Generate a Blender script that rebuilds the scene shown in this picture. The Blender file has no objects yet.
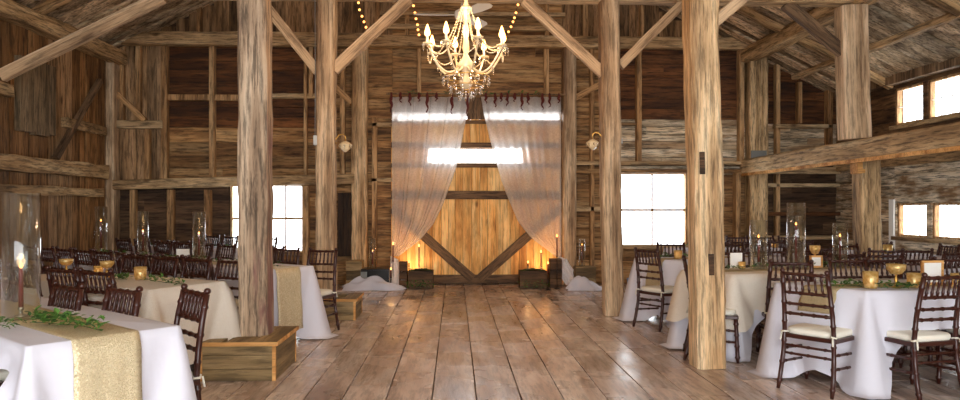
import bpy, math, random
from mathutils import Vector, Matrix
R = random.Random(7)
PI = math.pi
sc = bpy.context.scene
COL = sc.collection

# ------------------------------------------------------------------ camera
F = 700.0; H = 1.38; A = math.atan(25.0/700.0)
cd = bpy.data.cameras.new('camera'); cam = bpy.data.objects.new('camera', cd); COL.objects.link(cam)
cam.location = (0, 0, H); cam.rotation_euler = (PI/2, 0, -A)
cd.sensor_width = 36; cd.lens = 36*F/960; cd.shift_y = 7.0/960; cd.clip_end = 200
sc.camera = cam

def P(px, py, z=None, Y=None):
    """place of a point of the barn, from its bearing and a known height or distance"""
    u = (px-480)/F; v = -(py-207)/F
    dx = math.cos(A)*u+math.sin(A); dy = math.cos(A)-u*math.sin(A); dz = v
    t = (Y/dy) if Y is not None else (z-H)/dz
    return Vector((dx*t, dy*t, H+dz*t))
YB = 12.45
def BX(px): return P(px, 200, Y=YB).x
def BZ(py, px=455): return P(px, py, Y=YB).z

# ------------------------------------------------------------------ mesh builder
class MB:
    def __init__(s): s.v=[]; s.f=[]; s.m=[]; s.uv=None
    def add(s, vs, fs, mi=0):
        o=len(s.v); s.v += [tuple(v) for v in vs]; s.f += [tuple(i+o for i in f) for f in fs]; s.m += [mi]*len(fs)
    def box(s, x0,x1,y0,y1,z0,z1, mi=0, M=None):
        vs=[Vector((x,y,z)) for x in (x0,x1) for y in (y0,y1) for z in (z0,z1)]
        if M is not None: vs=[M@v for v in vs]
        s.add(vs, [(0,1,3,2),(4,6,7,5),(0,4,5,1),(2,3,7,6),(0,2,6,4),(1,5,7,3)], mi)
    def tube(s, pts, rad, n=8, mi=0, cap=True, close=False):
        pts=[Vector(p) for p in pts]; k=len(pts)
        if not hasattr(rad,'__len__'): rad=[rad]*k
        vs=[]; ref=None
        for i,p in enumerate(pts):
            a=pts[max(i-1,0)]; b=pts[min(i+1,k-1)]
            if close: a=pts[(i-1)%k]; b=pts[(i+1)%k]
            d=(b-a).normalized() if (b-a).length>1e-9 else Vector((0,0,1))
            if ref is None: ref = Vector((1,0,0)) if abs(d.x)<.9 else Vector((0,1,0))
            u=(ref-d*ref.dot(d)).normalized(); w=d.cross(u); ref=u
            for j in range(n):
                t=2*PI*j/n; vs.append(p+(u*math.cos(t)+w*math.sin(t))*rad[i])
        fs=[]
        for i in range(k if close else k-1):
            i2=(i+1)%k
            for j in range(n):
                fs.append((i*n+j, i*n+(j+1)%n, i2*n+(j+1)%n, i2*n+j))
        if cap and not close:
            fs.append(tuple(reversed(range(n)))); fs.append(tuple(range((k-1)*n,k*n)))
        s.add(vs,fs,mi)
    def lathe(s, prof, n=20, c=(0,0,0), mi=0):
        vs=[]; fs=[]; k=len(prof)
        for r,z in prof:
            for j in range(n):
                t=2*PI*j/n; vs.append((c[0]+r*math.cos(t), c[1]+r*math.sin(t), c[2]+z))
        for i in range(k-1):
            for j in range(n):
                fs.append((i*n+j, i*n+(j+1)%n, (i+1)*n+(j+1)%n, (i+1)*n+j))
        if prof[0][0]>1e-4: fs.append(tuple(reversed(range(n))))
        if prof[-1][0]>1e-4: fs.append(tuple(range((k-1)*n,k*n)))
        s.add(vs,fs,mi)
    def ball(s, c, r, n=8, sz=1.0, mi=0):
        prof=[(max(r*math.sin(PI*i/n),1e-5), -r*sz*math.cos(PI*i/n)) for i in range(n+1)]
        s.lathe(prof, n=max(6,n), c=c, mi=mi)
    def build(s, name, mats, parent=None, smooth=False, loc=None, bevel=0):
        me=bpy.data.meshes.new(name); me.from_pydata(s.v,[],s.f)
        if not isinstance(mats,(list,tuple)): mats=[mats]
        for m in mats: me.materials.append(m)
        if len(mats)>1: me.polygons.foreach_set('material_index', s.m)
        if smooth: me.polygons.foreach_set('use_smooth',[True]*len(me.polygons))
        me.update()
        o=bpy.data.objects.new(name,me); COL.objects.link(o)
        if parent is not None: o.parent=parent
        if loc is not None: o.location=loc
        if bevel:
            b=o.modifiers.new('bevel','BEVEL'); b.width=bevel; b.segments=2; b.limit_method='ANGLE'
        return o

def tag(o, label=None, cat=None, group=None, kind=None):
    if label: o['label']=label
    if cat: o['category']=cat
    if group: o['group']=group
    if kind: o['kind']=kind
    return o
def empty(name, loc, rz=0):
    o=bpy.data.objects.new(name,None); COL.objects.link(o); o.location=loc; o.rotation_euler=(0,0,rz); o.empty_display_size=.1
    return o
def struct(o): o['kind']='structure'; return o
def kids(o): return [c for c in ALLK.get(o.name,[])]
def copy_tree(o, parent=None):
    c=o.copy(); COL.objects.link(c); c.parent=parent
    for ch in o.children: copy_tree(ch,c)
    return c

# ------------------------------------------------------------------ materials
def newmat(name):
    m=bpy.data.materials.new(name); m.use_nodes=True; nt=m.node_tree
    return m, nt, nt.nodes, nt.links, nt.nodes['Principled BSDF']
def plain(name, col, rough=.5, metal=0, sheen=0, **kw):
    m,nt,N,L,b=newmat(name)
    b.inputs['Base Color'].default_value=(*col,1); b.inputs['Roughness'].default_value=rough; b.inputs['Metallic'].default_value=metal
    for k,v in kw.items(): b.inputs[k.replace('_',' ')].default_value=v
    tc=N.new('ShaderNodeTexCoord'); n=N.new('ShaderNodeTexNoise'); n.inputs['Scale'].default_value=60; n.inputs['Detail'].default_value=3
    L.new(tc.outputs['Object'],n.inputs['Vector'])
    bp=N.new('ShaderNodeBump'); bp.inputs['Strength'].default_value=.08; bp.inputs['Distance'].default_value=.004
    L.new(n.outputs[0],bp.inputs['Height']); L.new(bp.outputs[0],b.inputs['Normal'])
    return m
def math_n(N,op,a=None,b=None):
    n=N.new('ShaderNodeMath'); n.operation=op
    if a is not None: n.inputs[0].default_value=a
    if b is not None: n.inputs[1].default_value=b
    return n
def wood(name, cols, axis='Z', rough=.7, var=.35, scale=5.0, stretch=.10, bump=.5, spec=.3, patch=None, rough_var=0, streak=.62):
    m,nt,N,L,b=newmat(name)
    tc=N.new('ShaderNodeTexCoord'); geo=N.new('ShaderNodeNewGeometry')
    add=N.new('ShaderNodeVectorMath'); add.operation='ADD'
    mul=N.new('ShaderNodeVectorMath'); mul.operation='SCALE'
    comb=N.new('ShaderNodeCombineXYZ')
    for i in range(3): L.new(geo.outputs['Random Per Island'],comb.inputs[i])
    L.new(comb.outputs[0],mul.inputs[0]); mul.inputs['Scale'].default_value=37.0
    L.new(tc.outputs['Object'],add.inputs[0]); L.new(mul.outputs[0],add.inputs[1])
    mp=N.new('ShaderNodeMapping'); s=[1,1,1]; s['XYZ'.index(axis)]=stretch; mp.inputs['Scale'].default_value=s
    L.new(add.outputs[0],mp.inputs['Vector'])
    n1=N.new('ShaderNodeTexNoise'); n1.inputs['Scale'].default_value=scale; n1.inputs['Detail'].default_value=6; n1.inputs['Roughness'].default_value=.65; n1.inputs['Distortion'].default_value=.6
    n2=N.new('ShaderNodeTexNoise'); n2.inputs['Scale'].default_value=scale*7; n2.inputs['Detail'].default_value=8; n2.inputs['Roughness'].default_value=.7
    n3=N.new('ShaderNodeTexNoise'); n3.inputs['Scale'].default_value=1.7; n3.inputs['Detail'].default_value=3
    L.new(mp.outputs[0],n1.inputs['Vector']); L.new(mp.outputs[0],n2.inputs['Vector']); L.new(add.outputs[0],n3.inputs['Vector'])
    r=N.new('ShaderNodeValToRGB'); cr=r.color_ramp
    cr.elements[0].position=.36; cr.elements[0].color=(*cols[0],1); cr.elements[1].position=.64; cr.elements[1].color=(*cols[2],1)
    e=cr.elements.new(.5); e.color=(*cols[1],1)
    L.new(n1.outputs[0],r.inputs[0])
    # streaks and cracks
    r2=N.new('ShaderNodeValToRGB'); r2.color_ramp.elements[0].position=.40; r2.color_ramp.elements[0].color=(1-streak,)*3+(1,)
    r2.color_ramp.elements[1].position=.53; r2.color_ramp.elements[1].color=(1.08,1.08,1.08,1)
    L.new(n2.outputs[0],r2.inputs[0])
    mx=N.new('ShaderNodeMixRGB'); mx.blend_type='MULTIPLY'; mx.inputs[0].default_value=1
    L.new(r.outputs[0],mx.inputs[1]); L.new(r2.outputs[0],mx.inputs[2])
    # knots
    vo=N.new('ShaderNodeTexVoronoi'); vo.inputs['Scale'].default_value=2.6; mp2=N.new('ShaderNodeMapping'); s=[1,1,1]; s['XYZ'.index(axis)]=.45; mp2.inputs['Scale'].default_value=s
    L.new(add.outputs[0],mp2.inputs['Vector']); L.new(mp2.outputs[0],vo.inputs['Vector'])
    r3=N.new('ShaderNodeValToRGB'); r3.color_ramp.elements[0].position=.035; r3.color_ramp.elements[0].color=(.3,.24,.2,1); r3.color_ramp.elements[1].position=.10; r3.color_ramp.elements[1].color=(1,1,1,1)
    L.new(vo.outputs['Distance'],r3.inputs[0])
    mk=N.new('ShaderNodeMixRGB'); mk.blend_type='MULTIPLY'; mk.inputs[0].default_value=.9
    L.new(mx.outputs[0],mk.inputs[1]); L.new(r3.outputs[0],mk.inputs[2])
    last=mk.outputs[0]
    if patch:
        pn=N.new('ShaderNodeTexNoise'); pn.inputs['Scale'].default_value=patch[1]; pn.inputs['Detail'].default_value=5; pn.inputs['Roughness'].default_value=.6
        mp4=N.new('ShaderNodeMapping'); s_=[1,1,1]; s_['XYZ'.index(axis)]=.3; mp4.inputs['Scale'].default_value=s_; L.new(add.outputs[0],mp4.inputs['Vector']); L.new(mp4.outputs[0],pn.inputs['Vector'])
        pr=N.new('ShaderNodeValToRGB'); pr.color_ramp.elements[0].position=patch[2]; pr.color_ramp.elements[0].color=(0,0,0,1); pr.color_ramp.elements[1].position=patch[2]+(patch[3] if len(patch)>3 else .14); pr.color_ramp.elements[1].color=(1,1,1,1)
        L.new(pn.outputs[0],pr.inputs[0])
        pm=N.new('ShaderNodeMixRGB'); L.new(pr.outputs[0],pm.inputs[0]); L.new(last,pm.inputs[1]); pm.inputs[2].default_value=(*patch[0],1)
        pmu=N.new('ShaderNodeMixRGB'); pmu.blend_type='MULTIPLY'; pmu.inputs[0].default_value=.6; L.new(pm.outputs[0],pmu.inputs[1]); L.new(r2.outputs[0],pmu.inputs[2])
        last=pmu.outputs[0]
    hs=N.new('ShaderNodeHueSaturation')
    mr=N.new('ShaderNodeMapRange'); mr.inputs[3].default_value=1-var; mr.inputs[4].default_value=1+var; L.new(geo.outputs['Random Per Island'],mr.inputs[0])
    mr2=N.new('ShaderNodeMapRange'); mr2.inputs[1].default_value=.3; mr2.inputs[2].default_value=.7; mr2.inputs[3].default_value=.8; mr2.inputs[4].default_value=1.2; L.new(n3.outputs[0],mr2.inputs[0])
    mm=math_n(N,'MULTIPLY'); L.new(mr.outputs[0],mm.inputs[0]); L.new(mr2.outputs[0],mm.inputs[1])
    L.new(mm.outputs[0],hs.inputs['Value']); L.new(last,hs.inputs['Color'])
    L.new(hs.outputs[0],b.inputs['Base Color'])
    b.inputs['Roughness'].default_value=rough; b.inputs['Specular IOR Level'].default_value=spec
    if rough_var:
        rr=N.new('ShaderNodeMapRange'); rr.inputs[1].default_value=.35; rr.inputs[2].default_value=.65; rr.inputs[3].default_value=rough-rough_var; rr.inputs[4].default_value=rough+rough_var
        L.new(n3.outputs[0],rr.inputs[0]); L.new(rr.outputs[0],b.inputs['Roughness'])
    bp=N.new('ShaderNodeBump'); bp.inputs['Strength'].default_value=bump; bp.inputs['Distance'].default_value=.012
    ad=math_n(N,'ADD'); L.new(n1.outputs[0],ad.inputs[0]); L.new(n2.outputs[0],ad.inputs[1])
    L.new(ad.outputs[0],bp.inputs['Height']); L.new(bp.outputs[0],b.inputs['Normal'])
    return m

def c(r,g,b):   # sRGB 0-255 to linear
    f=lambda x:(x/255/12.92) if x/255<=.04045 else ((x/255+.055)/1.055)**2.4
    return (f(r),f(g),f(b))

M={}
M['floor']=wood('worn_floor_boards',[c(156,130,116),c(190,167,152),c(212,195,183)],'Y',rough=.26,var=.09,scale=4,stretch=.14,bump=.18,spec=.55,rough_var=.10,streak=.3)
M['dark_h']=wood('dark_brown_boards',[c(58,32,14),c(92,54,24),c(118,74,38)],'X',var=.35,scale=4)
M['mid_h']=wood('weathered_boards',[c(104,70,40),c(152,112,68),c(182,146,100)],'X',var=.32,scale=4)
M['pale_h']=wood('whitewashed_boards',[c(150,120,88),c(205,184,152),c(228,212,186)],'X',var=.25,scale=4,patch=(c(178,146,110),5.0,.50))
M['dim_h']=wood('deep_brown_boards',[c(58,40,26),c(86,62,42),c(110,84,60)],'X',var=.3,scale=4)  # plain dark brown tone, low on the back wall and its outer skin
M['pale_y']=wood('long_whitewashed_boards',[c(150,120,88),c(214,196,166),c(236,222,198)],'Y',var=.18,scale=4,patch=(c(150,116,80),5.0,.5))
M['dark_panel']=wood('dark_upright_boards',[c(40,26,16),c(64,44,26),c(84,62,40)],'Z',var=.2,scale=4)
M['hatch']=wood('grey_hatch_boards',[c(80,66,48),c(116,96,70),c(144,122,94)],'Z',var=.2,scale=4)
M['dim_y']=wood('long_deep_brown_boards',[c(64,44,28),c(100,72,46),c(128,98,68)],'Y',var=.3,scale=4)  # dark brown tone for the upper boards of the right wall
M['girt_z']=wood('rough_sawn_beam',[c(136,106,72),c(188,156,114),c(214,188,148)],'Z',var=.1,scale=5,bump=.8)
M['vert']=wood('upright_weathered_boards',[c(92,68,42),c(138,106,72),c(168,134,98)],'Z',var=.38,scale=4)
M['vert_warm']=wood('upright_brown_boards',[c(90,60,32),c(134,94,54),c(162,120,76)],'Z',var=.4,scale=4)
M['roof']=wood('grey_roof_boards',[c(126,104,80),c(190,166,134),c(222,202,172)],'X',var=.4,scale=4)
M['stud']=wood('rough_sawn_stud',[c(136,98,60),c(182,140,94),c(206,170,124)],'Z',var=.12,scale=4)
M['girt']=wood('rough_sawn_girt',[c(136,106,72),c(188,156,114),c(214,188,148)],'X',var=.12,scale=4)
M['timber']=wood('old_barn_timber',[c(132,102,74),c(184,154,120),c(214,188,156)],'Z',var=.08,scale=5,streak=.48,stretch=.07,bump=.8)
M['timber_warm']=wood('golden_barn_timber',[c(146,112,76),c(196,162,120),c(222,196,158)],'Z',var=.08,scale=5,bump=.8,streak=.38,stretch=.07,patch=(c(168,128,86),2.2,.57))
M['timber_paint']=wood('timber_with_old_paint',[c(124,100,78),c(164,138,112),c(194,172,146)],'Z',var=.08,scale=5,streak=.48,stretch=.07,bump=.9,patch=(c(126,88,78),4.2,.53,.10))
M['timber_dark']=wood('dark_timber',[c(80,60,42),c(120,94,68),c(150,122,92)],'Z',var=.08,scale=5,bump=.8)
M['log']=wood('rough_hewn_log',[c(122,94,62),c(180,146,102),c(212,180,136)],'Z',var=.08,scale=6,bump=1)
M['door']=wood('pine_door_boards',[c(200,130,62),c(234,174,98),c(246,202,136)],'Z',var=.16,scale=4,bump=.3,streak=.3)
M['door_rail']=wood('dark_door_rail',[c(70,48,30),c(104,76,50),c(130,100,70)],'Z',var=.05,scale=5)
M['crate']=wood('box_boards',[c(100,80,52),c(136,112,76),c(162,136,98)],'X',var=.25,scale=4,streak=.4)
M['crate_edge']=wood('fresh_cut_edge',[c(160,106,52),c(206,150,86),c(226,176,112)],'X',var=.1,scale=5,streak=.25)
M['crate_dark']=wood('dark_crate_boards',[c(50,34,22),c(84,58,36),c(110,80,52)],'X',var=.2,scale=5)
M['chair']=plain('mahogany_chair_wood',c(58,24,15),.34,Specular_IOR_Level=.5)
M['cushion']=plain('ivory_cushion',c(232,226,210),.85)
M['white_paint']=plain('white_paint',c(244,242,236),.5)
M['frame_paint']=wood('window_frame_wood',[c(140,96,56),c(186,146,100),c(206,176,134)],'Z',var=.1,scale=6)
M['gold']=plain('brushed_gold',c(206,160,84),.3,1)
M['silver']=plain('aged_metal',c(150,146,138),.4,.9)
M['black_metal']=plain('black_metal',c(34,30,28),.3,.6)
M['tin']=plain('dull_tin',c(120,118,112),.45,.7)
M['wax']=plain('oxblood_wax',c(96,22,26),.5)
M['wax_white']=plain('ivory_wax',c(236,226,204),.5)
M['paper']=plain('white_card',c(240,238,232),.8)
M['leaf']=plain('green_leaf',c(78,118,46),.5)
M['leaf2']=plain('dark_green_leaf',c(44,80,34),.5)
M['moss']=plain('moss',c(52,60,30),.9)
M['red_flower']=plain('dried_amaranth',c(92,32,26),.9)
M['wire']=plain('dark_wire',c(40,32,26),.6)
M['plug']=plain('grey_plastic',c(190,190,186),.5)
M['blue']=plain('blue_plastic',c(120,150,190),.5)

def cloth_mat(name, col, weave=0, trans=.12, pat=None):
    m,nt,N,L,b=newmat(name)
    b.inputs['Roughness'].default_value=.9; b.inputs['Specular IOR Level'].default_value=.15
    tc=N.new('ShaderNodeTexCoord'); n=N.new('ShaderNodeTexNoise'); n.inputs['Scale'].default_value=7; n.inputs['Detail'].default_value=3
    L.new(tc.outputs['Object'],n.inputs['Vector'])
    bp=N.new('ShaderNodeBump'); bp.inputs['Strength'].default_value=.25; bp.inputs['Distance'].default_value=.02
    L.new(n.outputs[0],bp.inputs['Height']); L.new(bp.outputs[0],b.inputs['Normal'])
    b.inputs['Base Color'].default_value=(*col,1)
    if pat:
        v=N.new('ShaderNodeTexVoronoi'); v.inputs['Scale'].default_value=110; v.feature='DISTANCE_TO_EDGE'; L.new(tc.outputs['Object'],v.inputs['Vector'])
        r=N.new('ShaderNodeValToRGB'); r.color_ramp.elements[0].position=.02; r.color_ramp.elements[0].color=(*pat,1); r.color_ramp.elements[1].position=.12; r.color_ramp.elements[1].color=(*col,1)
        L.new(v.outputs['Distance'],r.inputs[0]); L.new(r.outputs[0],b.inputs['Base Color'])
    t=N.new('ShaderNodeBsdfTranslucent'); t.inputs[0].default_value=(*col,1)
    mx=N.new('ShaderNodeMixShader'); mx.inputs[0].default_value=trans
    L.new(b.outputs[0],mx.inputs[1]); L.new(t.outputs[0],mx.inputs[2]); L.new(mx.outputs[0],N['Material Output'].inputs[0])
    return m
M['linen']=cloth_mat('white_table_linen',c(224,221,230))
M['lace']=cloth_mat('beige_lace',c(236,225,210),pat=c(222,206,186))

def sequin():
    m,nt,N,L,b=newmat('gold_sequin_cloth')
    tc=N.new('ShaderNodeTexCoord'); v=N.new('ShaderNodeTexVoronoi'); v.inputs['Scale'].default_value=230
    L.new(tc.outputs['Object'],v.inputs['Vector'])
    r=N.new('ShaderNodeValToRGB'); r.color_ramp.elements[0].position=0; r.color_ramp.elements[0].color=(*c(176,154,118),1); r.color_ramp.elements[1].position=1; r.color_ramp.elements[1].color=(*c(244,232,200),1)
    e=r.color_ramp.elements.new(.6); e.color=(*c(214,196,158),1)
    L.new(v.outputs['Color'],r.inputs[0]); L.new(r.outputs[0],b.inputs['Base Color'])
    sub=N.new('ShaderNodeVectorMath'); sub.operation='SUBTRACT'; sub.inputs[1].default_value=(.5,.5,.5)
    scl=N.new('ShaderNodeVectorMath'); scl.operation='SCALE'; scl.inputs['Scale'].default_value=.7
    geo=N.new('ShaderNodeNewGeometry'); ad=N.new('ShaderNodeVectorMath'); ad.operation='ADD'; no=N.new('ShaderNodeVectorMath'); no.operation='NORMALIZE'
    L.new(v.outputs['Color'],sub.inputs[0]); L.new(sub.outputs[0],scl.inputs[0]); L.new(scl.outputs[0],ad.inputs[0]); L.new(geo.outputs['Normal'],ad.inputs[1]); L.new(ad.outputs[0],no.inputs[0]); L.new(no.outputs[0],b.inputs['Normal'])
    b.inputs['Metallic'].default_value=.3; b.inputs['Roughness'].default_value=.42
    return m
M['sequin']=sequin()
M['burlap']=cloth_mat('pale_gold_runner',c(188,168,132),pat=c(160,138,100))

def sheer(name, col, alpha, trans=.5, rough=.8):
    m,nt,N,L,b=newmat(name)
    N.remove(b)
    tc=N.new('ShaderNodeTexCoord'); n=N.new('ShaderNodeTexNoise'); n.inputs['Scale'].default_value=45; n.inputs['Detail'].default_value=4
    L.new(tc.outputs['Object'],n.inputs['Vector'])
    mr=N.new('ShaderNodeMapRange'); mr.inputs[1].default_value=.35; mr.inputs[2].default_value=.65; mr.inputs[3].default_value=alpha-.12; mr.inputs[4].default_value=alpha+.12
    L.new(n.outputs[0],mr.inputs[0])
    d=N.new('ShaderNodeBsdfDiffuse'); d.inputs[0].default_value=(*col,1); t=N.new('ShaderNodeBsdfTranslucent'); t.inputs[0].default_value=(*col,1)
    m1=N.new('ShaderNodeMixShader'); m1.inputs[0].default_value=trans; L.new(d.outputs[0],m1.inputs[1]); L.new(t.outputs[0],m1.inputs[2])
    tt=N.new('ShaderNodeBsdfTransparent'); rf_=N.new('ShaderNodeBsdfRefraction'); rf_.inputs['Roughness'].default_value=.55; rf_.inputs['IOR'].default_value=1.3; rf_.inputs['Color'].default_value=(*col,1)
    tr=N.new('ShaderNodeMixShader'); tr.inputs[0].default_value=.4; L.new(tt.outputs[0],tr.inputs[1]); L.new(rf_.outputs[0],tr.inputs[2])
    m2=N.new('ShaderNodeMixShader'); L.new(mr.outputs[0],m2.inputs[0]); L.new(tr.outputs[0],m2.inputs[1]); L.new(m1.outputs[0],m2.inputs[2])
    L.new(m2.outputs[0],N['Material Output'].inputs[0]); return m
M['sheer']=sheer('sheer_curtain_cloth',c(255,250,246),.47,.55)
M['sheer_hem']=sheer('folded_curtain_hem',c(255,252,250),.80,.6)
M['sheer_white']=sheer('gathered_sheer_cloth',c(250,246,246),.88,.3)

def glass(name, tint=(1,1,1), base=.04, rough=.02, edge=.7):
    m,nt,N,L,b=newmat(name); N.remove(b)
    g=N.new('ShaderNodeBsdfGlossy'); g.inputs['Roughness'].default_value=rough; g.inputs['Color'].default_value=(1,1,1,1)
    tr=N.new('ShaderNodeBsdfTransparent'); tr.inputs[0].default_value=(*tint,1)
    lw=N.new('ShaderNodeLayerWeight'); lw.inputs['Blend'].default_value=.5
    pw=math_n(N,'POWER',None,2.6); L.new(lw.outputs['Facing'],pw.inputs[0])
    fr=N.new('ShaderNodeMapRange'); fr.inputs[3].default_value=base; fr.inputs[4].default_value=edge; L.new(pw.outputs[0],fr.inputs[0])
    mx=N.new('ShaderNodeMixShader'); L.new(fr.outputs[0],mx.inputs[0]); L.new(tr.outputs[0],mx.inputs[1]); L.new(g.outputs[0],mx.inputs[2])
    L.new(mx.outputs[0],N['Material Output'].inputs[0]); return m
M['glass']=glass('clear_glass',(.96,.98,.975),.05,.07,.95)
M['pane']=glass('window_glass',(.98,.99,1),.02,.02,.3)
M['crystal']=glass('cut_crystal',(.98,.95,.9),.5,.15,.95)
M['crystal_body']=plain('frosted_crystal',c(238,214,172),.12,0,Specular_IOR_Level=1.0)
def mercury():
    m,nt,N,L,b=newmat('mercury_glass')
    tc=N.new('ShaderNodeTexCoord'); n=N.new('ShaderNodeTexNoise'); n.inputs['Scale'].default_value=50; L.new(tc.outputs['Object'],n.inputs['Vector'])
    r=N.new('ShaderNodeValToRGB'); r.color_ramp.elements[0].position=.4; r.color_ramp.elements[0].color=(*c(196,158,84),1); r.color_ramp.elements[1].position=.6; r.color_ramp.elements[1].color=(*c(244,222,160),1)
    L.new(n.outputs[0],r.inputs[0]); L.new(r.outputs[0],b.inputs['Base Color']); b.inputs['Metallic'].default_value=.4; b.inputs['Roughness'].default_value=.25
    t=N.new('ShaderNodeBsdfTranslucent'); t.inputs[0].default_value=(*c(255,222,130),1); mx=N.new('ShaderNodeMixShader'); mx.inputs[0].default_value=.35
    L.new(b.outputs[0],mx.inputs[1]); L.new(t.outputs[0],mx.inputs[2]); L.new(mx.outputs[0],N['Material Output'].inputs[0]); return m
M['mercury']=mercury()
def emit(name,col,s):
    m,nt,N,L,b=newmat(name); N.remove(b); e=N.new('ShaderNodeEmission'); e.inputs[0].default_value=(*col,1); e.inputs[1].default_value=s
    L.new(e.outputs[0],N['Material Output'].inputs[0]); return m
M['flame']=emit('candle_flame',(1,.36,.08),5)
M['flame_big']=emit('candle_bulb',(1,.5,.14),9)
M['fairy']=emit('fairy_bulb',(1,.36,.08),4)

# ------------------------------------------------------------------ setting
YF=-3.0; XL=-6.0; XR=6.95
# floor: boards running away from the viewer, worn edges and staggered joints
mb=MB(); x=-7.0; k=0
while x<8.6:
    w=R.uniform(.27,.34); y=YF+R.uniform(-.5,-.1)
    first=True
    while y<YB+.2:
        ln=R.choice([3.1,3.9,4.4]) if not first else R.uniform(1,3.5); first=False
        y1=min(y+ln,YB+.24)
        dz=R.uniform(-.004,0)
        g=.004
        mb.box(x+g,x+w-g,y+.003,y1-.003,-.05,dz)
        y=y1
    x+=w
struct(mb.build('floor',M['floor'],bevel=.004))
struct_sub=MB(); struct_sub.box(-7.2,8.7,YF-.6,12.75,-.14,-.055)
o=struct_sub.build('floor',M['timber_dark']); struct(o)

SL=.52; XRIDGE=-.4
def roofz(X):
    # underside of the roof boards
    if X<XRIDGE: return 4.12+(X-XL)*SL
    return 4.25+(5.23-X)*.50 if X<5.23 else 4.25-(X-5.23)*.50

# back wall
MATW=[M['dark_h'],M['mid_h'],M['pale_h'],M['dim_h'],M['vert'],M['vert_warm']]
wb=MB()
def panel(px0,py0,px1,py1,orient,bw,mi,rough=.012,top=None):
    x0=BX(px0); x1=BX(px1); z1=BZ(py0); z0=max(BZ(py1),0.0) if py1<287 else 0.0
    if orient=='h':
        z=z0
        while z<z1-.01:
            w=min(bw*R.uniform(.8,1.2),z1-z)
            if z1-(z+w)<.05: w=z1-z
            # a board may be butt-jointed
            xs=[x0,x1]
            if x1-x0>1.6 and R.random()<.5: xs=[x0,R.uniform(x0+.4,x1-.4),x1]
            for a,b in zip(xs,xs[1:]):
                d=R.uniform(0,rough)
                wb.box(a+.002,b-.002,YB+.08-d,YB+.12,z+.003,z+w-.003,mi)
            z+=w
    else:
        x=x0
        while x<x1-.01:
            w=min(bw*R.uniform(.8,1.2),x1-x)
            if x1-(x+w)<.05: w=x1-x
            d=R.uniform(0,rough); zt=z1
            if top: zt=min(roofz(x),roofz(x+w))+.02
            wb.box(x+.002,x+w-.002,YB+.08-d,YB+.12,z0+.003,zt-.003,mi)
            x+=w
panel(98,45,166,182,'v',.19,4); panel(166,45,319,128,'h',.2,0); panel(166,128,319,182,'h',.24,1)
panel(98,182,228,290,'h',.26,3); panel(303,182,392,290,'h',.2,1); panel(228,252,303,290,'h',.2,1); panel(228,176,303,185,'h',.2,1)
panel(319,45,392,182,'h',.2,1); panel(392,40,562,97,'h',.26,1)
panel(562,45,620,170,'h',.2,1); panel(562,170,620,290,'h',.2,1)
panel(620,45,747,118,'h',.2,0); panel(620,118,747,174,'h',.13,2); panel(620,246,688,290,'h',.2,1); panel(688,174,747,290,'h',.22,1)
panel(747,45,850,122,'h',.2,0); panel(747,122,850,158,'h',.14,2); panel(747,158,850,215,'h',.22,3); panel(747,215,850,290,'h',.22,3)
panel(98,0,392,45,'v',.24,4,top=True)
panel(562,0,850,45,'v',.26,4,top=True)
x0=BX(392);x1=BX(562); z=BZ(40)
while z<6.9:
    w=R.uniform(.2,.3); wb.box(x0,x1,YB+.07-R.uniform(0,.012),YB+.12,z+.003,z+w-.003,1); z+=w
# dark outer skin behind the boards (leaves the windows and door top open)
def skin(px0,py0,px1,py1,zt=None):
    wb.box(BX(px0),BX(px1),YB+.125,YB+.2,-.045 if py1>=287 else BZ(py1),zt or BZ(py0),3)
skin(60,176,229,290); skin(229,252,303,290); skin(229,176,303,185); skin(303,176,430,290); skin(430,163,523,290); skin(394,119,560,148); skin(390,90,562,112.6); skin(303,100,393,176); skin(390,146,430,176); skin(561,100,620,290); skin(523,147,562,290)
skin(620,246,687,290); skin(620,100,687,174); skin(687,100,900,290); skin(60,100,303,176); skin(60,0,900,100,zt=7.4)
struct(wb.build('wall_back',MATW))

# left wall: upright boards
wl=MB(); y=YF
while y<YB+.1:
    w=R.uniform(.16,.26); w=min(w,YB+.1-y)
    if w<.02: break
    d=R.uniform(0,.02)
    wl.box(XL-.05,XL-.02+d,y+.002,y+w-.002,0,4.15,R.choice([0,0,1])); y+=w
wl.box(XL-.16,XL-.06,YF,YB+.2,0,4.2,0)
struct(wl.build('wall_left',[M['vert_warm'],M['vert']]))

# right wall with four small windows
WR=[(10.77,10.07,.92,1.44),(9.96,9.26,.92,1.44),(10.82,10.15,2.66,3.24),(10.05,9.38,2.66,3.24)]
wr=MB()
def rbox(y0,y1,z0,z1,bw,mi):
    z=z0
    while z<z1-.01:
        w=min(bw*R.uniform(.85,1.15),z1-z)
        if z1-(z+w)<.05: w=z1-z
        d=R.uniform(0,.015); wr.box(XR-d,XR+.05,y0+.002,y1-.002,z+.003,z+w-.003,mi); z+=w
for (a,b) in ((YF,9.26),(10.82,YB+.1)):
    yy=a
    while yy<b-.01:
        y2=min(yy+3.2,b); rbox(yy,y2,0,2.3,.22,0); rbox(yy,y2,2.3,3.42,.2,1); yy=y2
rbox(9.26,10.82,0,.92,.22,0); rbox(9.26,10.82,1.44,2.3,.22,0); rbox(9.96,10.07,.92,1.44,.6,0); rbox(10.77,10.82,.92,1.44,.6,0)
rbox(9.26,10.82,2.3,2.66,.2,1); rbox(9.26,10.82,3.24,3.42,.2,1); rbox(9.26,9.38,2.66,3.24,.6,1); rbox(10.05,10.15,2.66,3.24,.6,1)
for (a,b,z0,z1) in ((YF,9.26,0,3.42),(10.82,YB+.2,0,3.42),(9.26,10.82,0,.92),(9.26,10.82,1.44,2.66),(9.26,10.82,3.24,3.42)):
    wr.box(XR+.055,XR+.14,a,b,z0,z1,1)
struct(wr.build('wall_right',[M['pale_y'],M['dim_y']]))

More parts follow.
